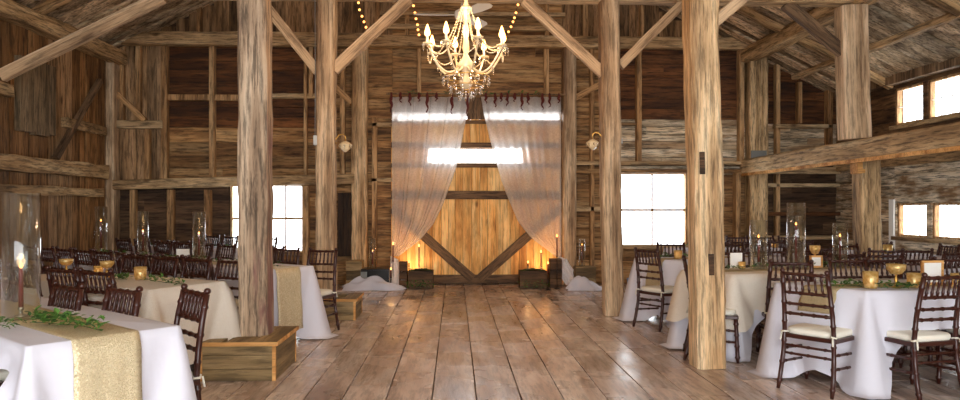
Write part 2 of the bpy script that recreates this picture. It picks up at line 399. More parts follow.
# unseen front wall behind the viewer, added with an open doorway sized to limit daylight
wf=MB()
for (a,b,z0,z1) in ((XL-.1,-3.4,0,4.2),(4.2,XR+.1,0,3.5),(-3.4,4.2,4.1,5.5)):
    x=a
    while x<b-.01:
        w=min(.25,b-x); wf.box(x+.002,x+w-.002,YF-.04,YF,z0,min(z1 if z1<5 else 9,roofz(x)+.05),0); x+=w
x=XL
while x<XR:
    w=.3; lo=4.1 if -3.4<x<4.2 else min(3.5,roofz(x)); wf.box(x,x+w-.002,YF-.08,YF-.045,lo,max(lo+.05,roofz(x)+.05),0); x+=w
struct(wf.build('wall_front',M['vert']))

# roof: boards running down the slope
rf=MB()
def slope_boards(x0,x1,z0,z1,y0,y1,bw=.24):
    ln=math.hypot(x1-x0,z1-z0); ang=math.atan2(z1-z0,x1-x0)
    y=y0
    while y<y1:
        w=R.uniform(bw*.7,bw*1.3); t=R.uniform(0,.045)
        Mx=Matrix.Translation((x0,y,z0))@Matrix.Rotation(-ang,4,'Y')
        rf.box(0,ln,.016,w-.010,-t,.04,0,Mx); y+=w
    Mx=Matrix.Translation((x0,y0,z0))@Matrix.Rotation(-ang,4,'Y'); rf.box(-.1,ln+.1,0,y1-y0+.2,.045,.1,0,Mx)
slope_boards(XL-.1,XRIDGE,roofz(XL-.1),roofz(XRIDGE-.001),YF,YB+.1)
slope_boards(XRIDGE,XR+.1,roofz(XRIDGE),roofz(XR+.1),YF,YB+.1)
struct(rf.build('ceiling',M['roof']))

# trims: studs and girts on the back wall
TN=[0]
def trim(mb,mat,**kw):
    TN[0]+=1; o=mb.build('trim_%d'%TN[0],mat,**kw); return struct(o)
def stud(px0,px1,py0,py1,d=.09,mat='stud',back=.07):
    m_=MB(); m_.box(BX(px0),BX(px1),YB-d+.03,YB+back,BZ(py1) if py1<286 else 0,BZ(py0)); trim(m_,M[mat],bevel=.008)
def hbar(px0,py0,px1,py1,th,d=.10,mat='girt',back=.07):
    # slanted or level bar, py = centre line
    m_=MB(); x0=BX(px0);x1=BX(px1);za=BZ(py0);zb=BZ(py1);h=th*.01743/2
    vs=[(x,y,z) for (x,zc) in ((x0,za),(x1,zb)) for y in (YB-d+.03,YB+back) for z in (zc-h,zc+h)]
    m_.add(vs,[(0,1,3,2),(4,6,7,5),(0,4,5,1),(2,3,7,6),(0,2,6,4),(1,5,7,3)]); trim(m_,M[mat],bevel=.008)
m_=MB()
for i in range(3): m_.box(BX(338)+i*.1,BX(338)+i*.1+.094,YB-.02,YB+.05,BZ(256),BZ(193))
trim(m_,M['dark_panel'])
stud(162,168,48,180); stud(210,215,46,178); stud(145,150,130,181,.07); stud(304,307,48,180,.07); stud(309,313,48,98,.07)
stud(636,641,46,165); stud(590,594,48,270,.08); stud(131,136,190,290); stud(168,174,190,290); stud(205,211,190,290)
stud(303,309,186,290); stud(372,377,118,286,.06); stud(738,743,48,164,.1); stud(690,695,172,288)
stud(797,801,80,122,.08); stud(826,831,85,160,.1); stud(775,779,60,160,.09); stud(775,779,172,288,.08); stud(797,801,215,288,.08)
stud(120,124,48,122,.06); stud(136,141,48,122,.06); stud(544,549,44,97,.05); stud(417,421,44,97,.05)
stud(340,345,50,178,.06); stud(734,739,172,288,.12); stud(718,722,0,38,.05)
stud(197,201,0,36,.06); stud(376,380,0,36,.08); stud(583,588,0,38,.05); stud(640,644,0,38,.05); stud(545,549,0,38,.05); stud(405,409,0,38,.05)
hbar(116,126,164,126,8,.1); hbar(168,99,240,99,6,.06,'stud'); hbar(268,97,318,97,5,.06); hbar(380,14,565,14,4,.07); hbar(380,27,565,28,5,.07)
hbar(574,163,745,163,4,.13); hbar(574,171,745,171,4,.13,'mid_h'); hbar(774,125,830,125,4,.1); hbar(600,123,640,123,3,.05)
hbar(574,209,600,209,5,.08); hbar(765,170,850,170,7,.12); hbar(765,185,850,185,4,.08); hbar(765,238,850,238,4,.12); hbar(765,214,850,214,4,.12,'dark_h')
hbar(372,125,392,125,4,.06); hbar(372,180,392,180,4,.06)
def diag(px0,py0,px1,py1,th,d=.10,mat='stud'):
    a=Vector((BX(px0),YB-.02,BZ(py0))); b=Vector((BX(px1),YB-.02,BZ(py1)))
    m_=MB(); L_=(b-a).length; w=th*.01743/2; m_.box(-w,w,-.05,d-.05,0,L_)
    o=trim(m_,M[mat]); o.location=a; o.rotation_mode='QUATERNION'; o.rotation_quaternion=Vector((0,0,1)).rotation_difference((b-a).normalized())
diag(118,96,146,122,5,.06); diag(335,88,352,104,6,.06); diag(574,98,600,84,6,.05)
# left wall girts and brace
def lbar(z0,z1,y0,y1,d,mat,jit=.015):
    m_=MB(); n=14; vs=[];fs=[]
    for i in range(n+1):
        y=y0+(y1-y0)*i/n; j=[R.uniform(-jit,jit) for _ in range(4)]
        vs+=[(XL-.01,y,z0+j[0]),(XL-.01,y,z1+j[1]),(XL+d+j[2],y,z1+j[1]),(XL+d+j[3],y,z0+j[0])]
    for i in range(n):
        for k in range(4): fs.append((i*4+k,i*4+(k+1)%4,(i+1)*4+(k+1)%4,(i+1)*4+k))
    fs.append((3,2,1,0)); fs.append((n*4,n*4+1,n*4+2,n*4+3)); m_.add(vs,fs); return m_
M['girt_y']=wood('rough_sawn_long_girt',[c(110,84,54),c(162,130,90),c(196,168,126)],'Y',var=.05,scale=5,bump=.8)
trim(lbar(1.86,2.08,7.0,12.05,.16,None),M['girt_y']); trim(lbar(1.55,1.68,7.0,11.95,.13,None),M['girt_y'])
trim(lbar(2.86,3.02,6.5,9.6,.10,None),M['girt_y']); trim(lbar(2.60,2.74,10.9,12.1,.10,None),M['girt_y'])
m_=MB(); m_.box(-.04,.04,-.04,.04,0,1.9); o=trim(m_,M['timber_dark']); o.location=(XL+.08,10.6,2.1); o.rotation_euler=(-.75,0,0)
# old hatch on the left wall
m_=MB(); yy=9.75
for i in range(5): m_.box(XL-.02,XL+.09,yy+.006,yy+.162,2.42+R.uniform(-.02,.02),3.45); yy+=.17
m_.box(XL+.05,XL+.08,9.8,10.55,2.5,2.6); 
trim(m_,M['hatch'])

# windows ------------------------------------------------------------
WN=[0]
def window(name_frame, x0,x1,y0,y1,z0,z1,nv,nh,axis,fw=.045,mw=.018,depth=.08,mat='frame_paint'):
    """opening; nv upright bars, nh level bars; axis = direction of the width"""
    WN[0]+=1; e=empty('window_%d'%WN[0],((x0+x1)/2,(y0+y1)/2,z0)); struct(e)
    cx,cy,cz=e.location
    m_=MB()
    if axis=='x':
        a,b=x0-cx,x1-cx; Y0=-depth/2; Y1=depth/2; hh=z1-z0
        for (p,q,r,s) in ((a,a+fw,0,hh),(b-fw,b,0,hh),(a+fw,b-fw,0,fw),(a+fw,b-fw,hh-fw,hh)): m_.box(p,q,Y0,Y1,r,s)
        m_.build('window_frame',M[mat],e,bevel=.004)
        g=MB()
        for i in range(nv):
            xx=a+(b-a)*(i+1)/(nv+1); g.box(xx-mw/2,xx+mw/2,-.015,.015,fw,hh-fw)
        for i in range(nh):
            zz=hh*(i+1)/(nh+1); g.box(a+fw,b-fw,-.018,.018,zz-mw*.7,zz+mw*.7)
        if nv or nh: g.build('glazing_bars',M[mat],e)
        p=MB(); p.box(a+fw,b-fw,-.003,.003,fw,hh-fw); p.build('window_pane',M['pane'],e)
    else:
        a,b=min(y0,y1)-cy,max(y0,y1)-cy; X0=-depth/2; X1=depth/2; hh=z1-z0
        for (p,q,r,s) in ((a,a+fw,0,hh),(b-fw,b,0,hh),(a+fw,b-fw,0,fw),(a+fw,b-fw,hh-fw,hh)): m_.box(X0,X1,p,q,r,s)
        m_.build('window_frame',M[mat],e,bevel=.004)
        g=MB()
        for i in range(nv):
            yy=a+(b-a)*(i+1)/(nv+1); g.box(-.012,.012,yy-mw/2,yy+mw/2,fw,hh-fw)
        for i in range(nh):
            zz=hh*(i+1)/(nh+1); g.box(-.015,.015,a+fw,b-fw,zz-mw*.6,zz+mw*.6)
        g.build('glazing_bars',M['white_paint'],e)
        p=MB(); p.box(-.003,.003,a+fw,b-fw,fw,hh-fw); p.build('window_pane',M['pane'],e)
    return e
window('',BX(229),BX(265),YB+.1,YB+.1,BZ(253,266),BZ(184,266),1,1,'x',fw=.035,mw=.028)
window('',BX(266),BX(303),YB+.1,YB+.1,BZ(253,266),BZ(184,266),1,1,'x',fw=.035,mw=.028)
# middle mullion of the double left window
window('',BX(618.5),BX(688.5),YB+.1,YB+.1,BZ(247.5,653),BZ(172.5,653),1,1,'x',fw=.035,mw=.03)
for (a,b,z0,z1) in WR: window('',XR+.05,XR+.05,a,b,z0,z1,2,1,'y',fw=.035,mw=.008)
# transom over the barn door
window('',BX(430),BX(523),YB+.12,YB+.12,BZ(163),BZ(148),0,0,'x',fw=.01)
# sills
m_=MB(); m_.box(BX(227),BX(305),YB-.04,YB+.08,BZ(255),BZ(251)); trim(m_,M['girt'],bevel=.005)
m_=MB(); m_.box(BX(618),BX(690),YB-.04,YB+.08,BZ(249),BZ(245)); trim(m_,M['girt'],bevel=.005)
m_=MB(); m_.box(XR-.05,XR+.02,9.2,10.85,.86,.92); trim(m_,M['girt_y'])
m_=MB(); m_.box(XR-.05,XR+.02,9.3,10.9,2.60,2.66); trim(m_,M['girt_y'])
m_=MB(); m_.box(XR-.04,XR+.0,10.80,10.92,.5,1.5); trim(m_,M['white_paint'])
m_=MB(); m_.box(XR-.14,XR+.04,YF,YB,3.30,3.50); trim(m_,M['timber_dark'])   # wall plate over the right wall
m_=MB(); m_.box(XR-.10,XR+.02,5,YB,2.02,2.16); trim(m_,M['girt_y'])

# barn door ------------------------------------------------------------
dr=empty('door_1',(BX(476),YB+.05,0)); struct(dr); dx0=BX(391)-dr.location.x; dx1=BX(561)-dr.location.x
def dbl(z0,z1):
    m_=MB(); x=dx0
    while x<dx1-.02:
        w=min(R.uniform(.12,.17),dx1-x); m_.box(x+.003,x+w-.003,-.02-R.uniform(0,.006),.03,z0,z1); x+=w
    return m_
dbl(.02,BZ(163)-.005).build('door_boards',M['door'],dr); dbl(BZ(148)+.005,BZ(119)).build('door_boards',M['door'],dr)
m_=MB(); m_.box(BX(467)-dr.location.x,BX(486)-dr.location.x,-.03,.03,BZ(119),BZ(113)); m_.box(dx0,dx1,-.03,.03,BZ(113),BZ(97)); m_.build('head_board',M['door_rail'],dr)
side=MB(); side.box(dx0,BX(430)-dr.location.x,-.02,.03,BZ(163),BZ(148)); side.box(BX(523)-dr.location.x,dx1,-.02,.03,BZ(163),BZ(148)); side.build('door_boards',M['door'],dr)
def rail(x0,z0,x1,z1,w,d0=-.06,name='door_rail'):
    a=Vector((x0,0,z0)); b=Vector((x1,0,z1)); m_=MB(); m_.box(-w/2,w/2,d0,-.025,0,(b-a).length)
    o=m_.build(name,M['door_rail'],dr,bevel=.004); o.location=a; o.rotation_mode='QUATERNION'; o.rotation_quaternion=Vector((0,0,1)).rotation_difference((b-a).normalized())
for (y0,th) in ((195,.15),(279,.15),(165.5,.07),(145,.09),(122,.06)):
    rail(dx0,BZ(y0),dx1,BZ(y0),th)
xc=BX(476)-dr.location.x
rail(dx0+.02,BZ(208),xc-.06,BZ(279),.16,-.075,'door_brace'); rail(dx1-.02,BZ(208),xc+.06,BZ(279),.16,-.075,'door_brace')

# ------------------------------------------------------------------ heavy timbers
def timber(name, a, b, w, d, mat, label, cat, group=None, jit=.010, seg=.14, notch=None, roll=0, taper=1.0):
    a=Vector(a); b=Vector(b); Lg=(b-a).length; n=max(4,int(Lg/seg)); m_=MB(); vs=[]; fs=[]
    ch=min(w,d)*.10; bx=R.uniform(-jit,jit); 
    prof=[(-w/2+ch,-d/2),(w/2-ch,-d/2),(w/2,-d/2+ch),(w/2,d/2-ch),(w/2-ch,d/2),(-w/2+ch,d/2),(-w/2,d/2-ch),(-w/2,-d/2+ch)]
    ox=oy=0
    for i in range(n+1):
        ox+=R.uniform(-jit,jit)*.5; oy+=R.uniform(-jit,jit)*.5; ox*=.85; oy*=.85
        t=i/n; s=1+(taper-1)*t
        for (x,y) in prof: vs.append((x*s+ox+R.uniform(-jit,jit)*.5, y*s+oy+R.uniform(-jit,jit)*.5, Lg*t))
    for i in range(n):
        for k in range(8): fs.append((i*8+k,i*8+(k+1)%8,(i+1)*8+(k+1)%8,(i+1)*8+k))
    fs.append(tuple(reversed(range(8)))); fs.append(tuple(range(n*8,n*8+8)))
    m_.add(vs,fs); root=m_.build(name,M[mat])
    root.location=a; root.rotation_mode='QUATERNION'
    q=Vector((0,0,1)).rotation_difference((b-a).normalized()); root.rotation_quaternion=q@Matrix.Rotation(roll,3,'Z').to_quaternion()
    tag(root,label,cat,group); return root
YN=6.0; YM=8.9
# near posts
pl=P(254,200,Y=YN).x
t1=timber('timber_post',(pl+.02,YN,.3),(pl-.01,YN,4.13),.24,.24,'timber_paint','thick barn post with worn paint, rising from a large wooden box','timber post')
pr=P(708,365,Y=YN).x
t2=timber('timber_post',(pr,YN,0),(P(698,10,Y=YN).x+.0,YN,4.13),.25,.25,'timber_warm','thick golden barn post with a cut mortise slot, nearest on the right','timber post')
for o,zs in ((t2,((.80,.98,.0),(1.66,1.85,-.06))),):
    for (z0,z1,xx) in zs: m_=MB(); m_.box(xx-.020,xx+.024,-.132,-.10,z0,z1); m_.build('mortise_slot',M['crate_dark'],o)
plm=P(327,200,Y=YM).x; prm=P(613,317,Y=YM).x
t3=timber('timber_post',(plm,YM,.26),(plm,YM,4.0),.23,.23,'timber','mid distance post carrying a glass sconce and grey plug box, left of the door','timber post')
t4=timber('timber_post',(prm,YM,0),(P(608,10,Y=YM).x,YM,4.0),.24,.24,'timber','mid distance timber post standing on bare floor, right of the draped barn door','timber post')
# wall posts on the back wall
def wpost(px0,px1,py0,w_d,mat,label):
    x=(BX(px0)+BX(px1))/2; w=BX(px1)-BX(px0)
    return timber('wall_post',(x,YB-.06,0),(x,YB-.06,BZ(py0)),w,w_d,mat,label,'timber post')
wpost(353,368,46,.24,'timber_warm','square post against back wall just left of the sheer curtains')
wpost(562,575,46,.24,'timber','square post against back wall just right of the sheer curtains')
wpost(746,764,46,.26,'log','gnarled post against back wall where the long side beam ends')
wpost(105,119,46,.26,'timber','corner post where the left wall meets the back wall')
# mid bent outer post left
xl=P(0,60,Y=YM).x
timber('wall_post',(XL+.12,YM-.0,0),(XL+.12,YM,3.84),.22,.22,'timber','post against the left wall at the very left edge of the picture','timber post')
# braces of the mid frame
def brace(p0,p1,Y,w,mat,label,dd=.10):
    a=P(*p0,Y=Y); b=P(*p1,Y=Y); dirv=(b-a).normalized(); b=a+dirv*((4.01-a.z)/dirv.z)
    return timber('timber_brace',a,b,w,dd,mat,label,'brace',jit=.004)
brace((2,76),(165,-4),YM,.15,'timber','long diagonal brace rising from the left wall post at the picture edge')
brace((318,72),(258,-4),YM-.02,.12,'timber','diagonal brace rising leftward from the post with the grey plug box')
brace((334,70),(412,-4),YM-.02,.14,'timber','diagonal brace rising rightward from the post with the glass sconce, beside string lights')
brace((604,74),(520,-4),YM-.02,.13,'timber','diagonal brace rising leftward from the post right of the barn door')
brace((620,66),(690,-4),YM-.02,.12,'timber','diagonal brace rising rightward from the post right of the barn door')
brace((712,24),(745,-4),YN,.10,'timber','short diagonal brace at the top of the nearest right post')
ax=5.23
brace((852,60),(772,-8),YM,.15,'timber_dark','dark diagonal brace rising leftward from the aisle post on the right')
# tie beams
timber('tie_beam',(XL,YM,4.12),(ax,YM,4.12),.24,.24,'girt_z','level tie beam crossing the barn over the mid distance posts','beam',jit=.006)
timber('tie_beam',(XL+.1,YN,3.75+.5),(ax,YN,4.25),.24,.24,'girt_z','level tie beam crossing the barn over the nearest posts','beam',jit=.006)
timber('tie_beam',(XL+.1,YB-.1,BZ(43)),(ax+.1,YB-.1,BZ(43)),.2,.18,'girt_z','long level tie beam across the back wall above the barn door','beam',jit=.008)
timber('tie_beam',(XL+.3,YB-.02,BZ(37)),(BX(368),YB-.02,BZ(37)),.10,.1,'girt_z','thin upper rail lying on the back tie beam, left half','beam',jit=.008)
timber('wall_beam',(BX(108),YB-.12,BZ(186)),(BX(356),YB-.12,BZ(179)),.17,.15,'girt_z','long rough beam on the back wall above the left window','beam',jit=.007)
# plates along the side walls
timber('wall_plate',(XL+.12,2,3.98),(XL+.12,YB,3.98),.26,.24,'log','rough hewn log plate along the top of the left wall','beam',jit=.03,seg=.35)
timber('wall_plate',(ax,2,4.10),(ax,YB,4.10),.24,.24,'log','rough hewn log plate above the right side posts','beam',jit=.03,seg=.35)
timber('roof_purlin',(6.12,2,3.72),(6.12,YB,3.72),.10,.10,'girt_z','pale round pole running under the right roof boards','beam',jit=.02,seg=.3)
for (yy,lab) in ((10.9,'rafter under the right roof farthest from the viewer'),(8.2,'rafter under the right roof at the top right corner')):
    timber('roof_rafter',(XR,yy,roofz(XR)-.09),(3.2,yy,roofz(3.2)-.09),.11,.12,'log',lab,'rafter',jit=.015,seg=.3)
for (yy,lab) in ((11.3,'rafter under the left roof nearest the back wall'),(10.0,'rafter under the left roof beside the long diagonal brace')):
    timber('roof_rafter',(XL+.1,yy,roofz(XL+.1)-.09),(-3,yy,roofz(-3)-.09),.14,.12,'log',lab,'rafter',jit=.02,seg=.3)
# right aisle: long beam and its posts
bm=timber('aisle_beam',(ax,1.5,2.14),(ax,YB-.05,2.10),.22,.26,'girt_z','long heavy beam running along the right aisle towards the back wall','beam',jit=.006)
m_=MB(); m_.box(-.05,.05,-.09,.09,-.10,.10); o=m_.build('beam_block',M['crate_edge'],loc=(ax-.02,YM-.02,2.06-.15),bevel=.006); tag(o,'orange wooden block under the long right aisle beam beside its pale post','block')
timber('beam_batten',(ax-.1,6.2,1.985),(ax-.1,YB-.1,1.955),.02,.05,'crate_edge','thin orange batten under the long right aisle beam','batten',jit=.001)
timber('timber_post',(ax-.05,YM,2.26),(ax-.11,YM,3.97),.34,.26,'timber','thick upper post standing on the long right aisle beam','timber post')
timber('timber_post',(ax+.13,YM,0),(ax+.10,YM,1.98),.27,.24,'girt_z','pale square post carrying the long right aisle beam from below','timber post')
m_=MB(); bx=P(754,172,Y=YB-.35).x; m_.box(-.14,.14,-.012,.012,-.07,.07); o=m_.build('metal_bracket',M['tin'],loc=(BX(753),YB-.24,2.31)); tag(o,'small grey metal plate nailed on the gnarled post by the long beam','bracket')
m_=MB(); m_.box(-.16,.16,-.06,.06,-.03,.03)
# boards shelf of the aisle under the beam on the right
m_=MB(); m_.box(ax+.1,XR-.02,2.0,YB-.1,1.93,1.955)

# post boxes ------------------------------------------------------------
def post_box(loc, w, d, h, label):
    e=empty('post_box',loc); tag(e,label,'wooden box')
    n=2
    f=MB(); 
    hh=[0,h*.30,h*.66,h-.03] if h>.25 else [0,h*.5,h-.03]
    for a,b in zip(hh,hh[1:]): f.box(-w/2+.02,w/2-.02,-d/2,-d/2+.02,a+.002,b-.002)
    f.build('front_board',M['crate'],e)
    f=MB()
    for a,b in zip(hh,hh[1:]): f.box(-w/2+.02,w/2-.02,d/2-.02,d/2,a+.002,b-.002)
    f.build('back_board',M['crate'],e)
    M.setdefault('crate_y',wood('box_side_boards',[c(100,80,52),c(136,112,76),c(162,136,98)],'Y',var=.25,scale=4,streak=.4))
    for s in (-1,1):
        f=MB()
        for a,b in zip(hh,hh[1:]): f.box(s*(w/2-.01)-.01,s*(w/2-.01)+.01,-d/2+.02,d/2-.02,a+.002,b-.002)
        f.build('side_board',M['crate_y'],e)
    for sx in (-1,1):
        for sy in (-1,1):
            f=MB(); f.box(sx*(w/2-.008)-.013,sx*(w/2-.008)+.013,sy*(d/2-.008)-.013,sy*(d/2-.008)+.013,0,h-.028); f.build('corner_strip',M['crate_edge'],e)
    f=MB(); xs=[-w/2-.02,-w*.16,w*.2,w/2+.02]
    pw=.13
    for i,(a,b) in enumerate(zip(xs,xs[1:])):
        if i==1: f.box(a+.003,b-.003,-d/2-.02,-pw,h-.028,h); f.box(a+.003,b-.003,pw,d/2+.02,h-.028,h)
        else:
            f.box(a+.003,min(b-.003,-pw) if i==0 and b>-pw else b-.003,-d/2-.02,d/2+.02,h-.028,h)
    f.build('lid_board',M['crate_y'],e)
    f=MB(); f.box(-w/2-.022,w/2+.022,-d/2-.026,-d/2-.018,h-.03,h+.002); f.build('edge_strip',M['crate_edge'],e)
    f=MB(); f.box(w/2+.018,w/2+.026,-d/2-.02,d/2+.02,h-.03,h+.002); f.build('edge_strip',M['crate_edge'],e)
    return e
post_box((pl-.02,5.97,0),.59,.72,.31,'large open-grained wooden box built around the painted barn post')
post_box((plm+.14,YM-.02,0),.52,.62,.26,'smaller wooden box at the foot of the sconce post, beside the white floor drape')

# ------------------------------------------------------------------ chairs
def bamboo(p0,p1,r,knots,n=8,extra=1.35):
    """turned rod with rings"""
    p0=Vector(p0);p1=Vector(p1); L_=(p1-p0).length; pts=[];rad=[]
    ts=[0]
    for k in range(knots):
        t=(k+.5)/knots
        ts+= [t-.010/L_*1.3, t-.004/L_, t+.004/L_, t+.010/L_*1.3]
    ts.append(1)
    for i,t in enumerate(ts):
        pts.append(p0.lerp(p1,min(max(t,0),1)))
        q=(i-1)%4
        rad.append(r*(extra if 0<i<len(ts)-1 and q in (1,2) else 1))
    return pts,rad
def make_chair():
    e=empty('chiavari_chair',(0,0,0))
    for s in (-1,1):
        m_=MB(); p=[(s*.190,-.235,0),(s*.186,-.205,.12),(s*.178,-.180,.28),(s*.174,-.172,.44),(s*.170,-.182,.58),(s*.164,-.205,.74),(s*.158,-.232,.885)]
        pts=[];rad=[]
        for a,b in zip(p,p[1:]):
            q,r_=bamboo(a,b,.0165,1,n=8,extra=1.25); pts+=q[:-1]; rad+=r_[:-1]
        pts.append(Vector(p[-1])); rad.append(.0165); rad[0]=.012
        m_.tube(pts,rad,8); m_.ball((s*.157,-.235,.902),.019,6)
        m_.build('back_post',M['chair'],e,smooth=True)
        m_=MB(); q,r_=bamboo((s*.192,.185,0),(s*.186,.170,.39),.0160,4); r_[0]=.011; m_.tube(q,r_,8); m_.build('front_leg',M['chair'],e,smooth=True)
    m_=MB(); 
    fr=[(-.195,-.185),(.195,-.185),(.205,.19),(-.205,.19)]
    ins=[(-.16,-.15),(.16,-.15),(.17,.155),(-.17,.155)]
    vs=[(x,y,z) for z in (.385,.417) for (x,y) in fr+ins]; fs=[]
    for k in range(4):
        k2=(k+1)%4; fs+=[(k,k2,8+k2,8+k),(4+k2,4+k,12+k,12+k2),(8+k,8+k2,12+k2,12+k),(k2,k,4+k,4+k2)]
    m_.add(vs,fs); m_.build('seat_frame',M['chair'],e,bevel=.006)
    # padded cushion
    m_=MB(); n=10; vs=[];fs=[]
    for lay in range(7):
        t=lay/6; z=.414+.048*t; k=1-.5*abs(2*t-1)**3*.10
        for j in range(40):
            a=2*PI*j/40; ca,sa=math.cos(a),math.sin(a); ex=.42
            x=math.copysign(abs(ca)**ex,ca)*.185*k; y=math.copysign(abs(sa)**ex,sa)*.178*k+.003
            vs.append((x,y,z))
    for l in range(6):
        for j in range(40): fs.append((l*40+j,l*40+(j+1)%40,(l+1)*40+(j+1)%40,(l+1)*40+j))
    o0=len(vs); vs.append((0,0,.470)); 
    for j in range(40): fs.append((6*40+j,6*40+(j+1)%40,o0))
    fs.append(tuple(reversed(range(40)))); m_.add(vs,fs); cu=m_.build('cushion',M['cushion'],e,smooth=True)
    for s in (-1,1):
        m_=MB(); m_.tube([(s*.15,-.165,.43),(s*.17,-.195,.435),(s*.195,-.18,.428),(s*.18,-.155,.425)],.007,6,close=True); m_.tube([(s*.18,-.20,.43),(s*.185,-.21,.37)],.006,5); m_.build('cushion_tie',M['cushion'],cu,smooth=True)
    def rl(z,y,x,r_=.0118,kn=4):
        m_=MB(); q,rr=bamboo((-x,y,z),(x,y,z),r_,kn); m_.tube(q,rr,7); m_.build('back_rail',M['chair'],e,smooth=True)
    rl(.878,-.231,.158,.013); rl(.735,-.205,.164); rl(.650,-.192,.167); rl(.575,-.183,.169)
    for i in range(6):
        x=-.158+.316*(i+1)/7
        m_=MB(); q,rr=bamboo((x*1.03,-.205,.735),(x,-.231,.878),.0086,2); m_.tube(q,rr,6); m_.build('spindle',M['chair'],e,smooth=True)
    def st(a,b):
        m_=MB(); q,rr=bamboo(a,b,.0100,3); m_.tube(q,rr,6); m_.build('stretcher',M['chair'],e,smooth=True)
    for s in (-1,1):
        st((s*.187,-.192,.20),(s*.189,.178,.18)); st((s*.183,-.18,.30),(s*.188,.174,.28))
    st((-.188,.178,.24),(.188,.178,.24)); st((-.18,-.18,.27),(.18,-.18,.27)); st((-.178,-.176,.33),(.178,-.176,.33))
    return e
proto=make_chair(); USED=[False]
def chair(bx,by,fx,fy,label,group):
    """bx,by: middle of the chair back; fx,fy: way it faces"""
    n=math.hypot(fx,fy); fx/=n; fy/=n
    e=proto if not USED[0] else copy_tree(proto); USED[0]=True
    e.location=(bx+fx*.21,by+fy*.21,0); e.rotation_euler=(0,0,math.atan2(-fx,fy)); e.scale=(1.06,1.08,1.0); tag(e,label,'chair',group)
    return e

# ------------------------------------------------------------------ tables
TOPZ=.755
def rectpts(a,b,L,flip=1):
    """short end from a to b, table runs L away from it"""
    a=Vector((a[0],a[1])); b=Vector((b[0],b[1])); d=(b-a).normalized(); nrm=Vector((-d.y,d.x))*flip
    return [a,b,b+nrm*L,a+nrm*L]
def area2(q): return sum(q[i].x*q[(i+1)%4].y-q[(i+1)%4].x*q[i].y for i in range(4))
def cloth(q,zt,mid,sig=.20,amp=.02,off=.012,cornerd=None,seed=0,tail=.16,per=.0,over=0,lace=False):
    q=[Vector(p) for p in q]
    mids=list(mid) if hasattr(mid,'__len__') else [mid]*4
    if area2(q)<0: q=q[::-1]; mids=[mids[2],mids[1],mids[0],mids[3]]
    RR=random.Random(seed); cen=sum(q,Vector((0,0)))/4
    per_pts=[]; # (pos, normal, dist to corner, s)
    S=0
    for i in range(4):
        a=q[i]; b=q[(i+1)%4]; L_=(b-a).length; d=(b-a)/L_; nrm=Vector((d.y,-d.x)); pd=(q[i]-q[i-1]).normalized(); pn=Vector((pd.y,-pd.x)); nd=(q[(i+2)%4]-b).normalized(); nn=Vector((nd.y,-nd.x))
        n=max(12,int(L_/.022))
        for k in range(n):
            t=k/n*L_; da=t; db=L_-t
            N_=nrm.copy()
            if da<.02+0: N_=nrm.lerp((nrm+pn).normalized(),1-da/.02)
            if db<.02+0: N_=nrm.lerp((nrm+nn).normalized(),1-db/.02)
            per_pts.append((a+d*t,N_.normalized(),min(da,db),S+t,mids[i]))
        S+=L_
    np_=len(per_pts); m_=MB(); vs=[];fs=[]
    lay=14
    ph=[RR.uniform(0,6.28) for _ in range(6)]
    for l in range(lay+1):
        t=l/lay
        for (p,N_,dc,s,L_) in per_pts:
            w=math.exp(-(dc/sig)**2)
            drop=(zt-L_)+( (cornerd if cornerd else zt*1.12)-(zt-L_))*w
            z=zt-drop*t; out=off*min(1,t*8)
            rip=amp*t*(math.sin(s*17+ph[0])+.7*math.sin(s*29+ph[1])+.5*math.sin(s*43+ph[2]))*(1-w*.7)
            bulge=tail*t*max(0,1-dc/(.02+.20*t))-.05*t**.8*math.exp(-((dc-.06-.16*t)/.06)**2)
            o_=out+rip*.6+max(0,t*.03)+bulge
            o_=max(o_,.004+.0*t)
            if z<.012: o_+= (.012-z)*.5; z=.012+RR.uniform(0,.003)
            x=p+N_*o_; vs.append((x.x,x.y,z - (0 if l else 0)))
    for l in range(lay):
        for j in range(np_): fs.append((l*np_+j,(l+1)*np_+j,(l+1)*np_+(j+1)%np_,l*np_+(j+1)%np_))
    o0=len(vs); vs.append((cen.x,cen.y,zt+.002))
    # top fan through an inner ring
    for (p,N_,dc,s,L_) in per_pts:
        x=p-N_*.012; vs.append((x.x,x.y,zt+.003))
    for j in range(np_): fs.append((j,(j+1)%np_,o0+1+(j+1)%np_,o0+1+j)); fs.append((o0+1+j,o0+1+(j+1)%np_,o0))
    m_.add(vs,fs); return m_
def table(q,label,group,legs=True):
    q=[Vector(p) for p in q]; cen=sum(q,Vector((0,0)))/4
    e=empty('banquet_table',(cen.x,cen.y,0)); tag(e,label,'table',group)
    ins=[ (p-cen)*.985 for p in q]
    m_=MB(); m_.add([(p.x,p.y,z) for z in (TOPZ-.03,TOPZ-.006) for p in ins],[(3,2,1,0),(4,5,6,7)]+[(k,(k+1)%4,4+(k+1)%4,4+k) for k in range(4)]); m_.build('tabletop',M['crate'],e)
    for p in ins:
        m_=MB(); pp=p*.86; m_.tube([(pp.x,pp.y,0),(pp.x,pp.y,TOPZ-.03)],.016,8); m_.build('leg',M['silver'],e,smooth=True)
    return e
def smooth_cloth(m_,name,mat):
    o=m_.build(name,M[mat],smooth=True); return o
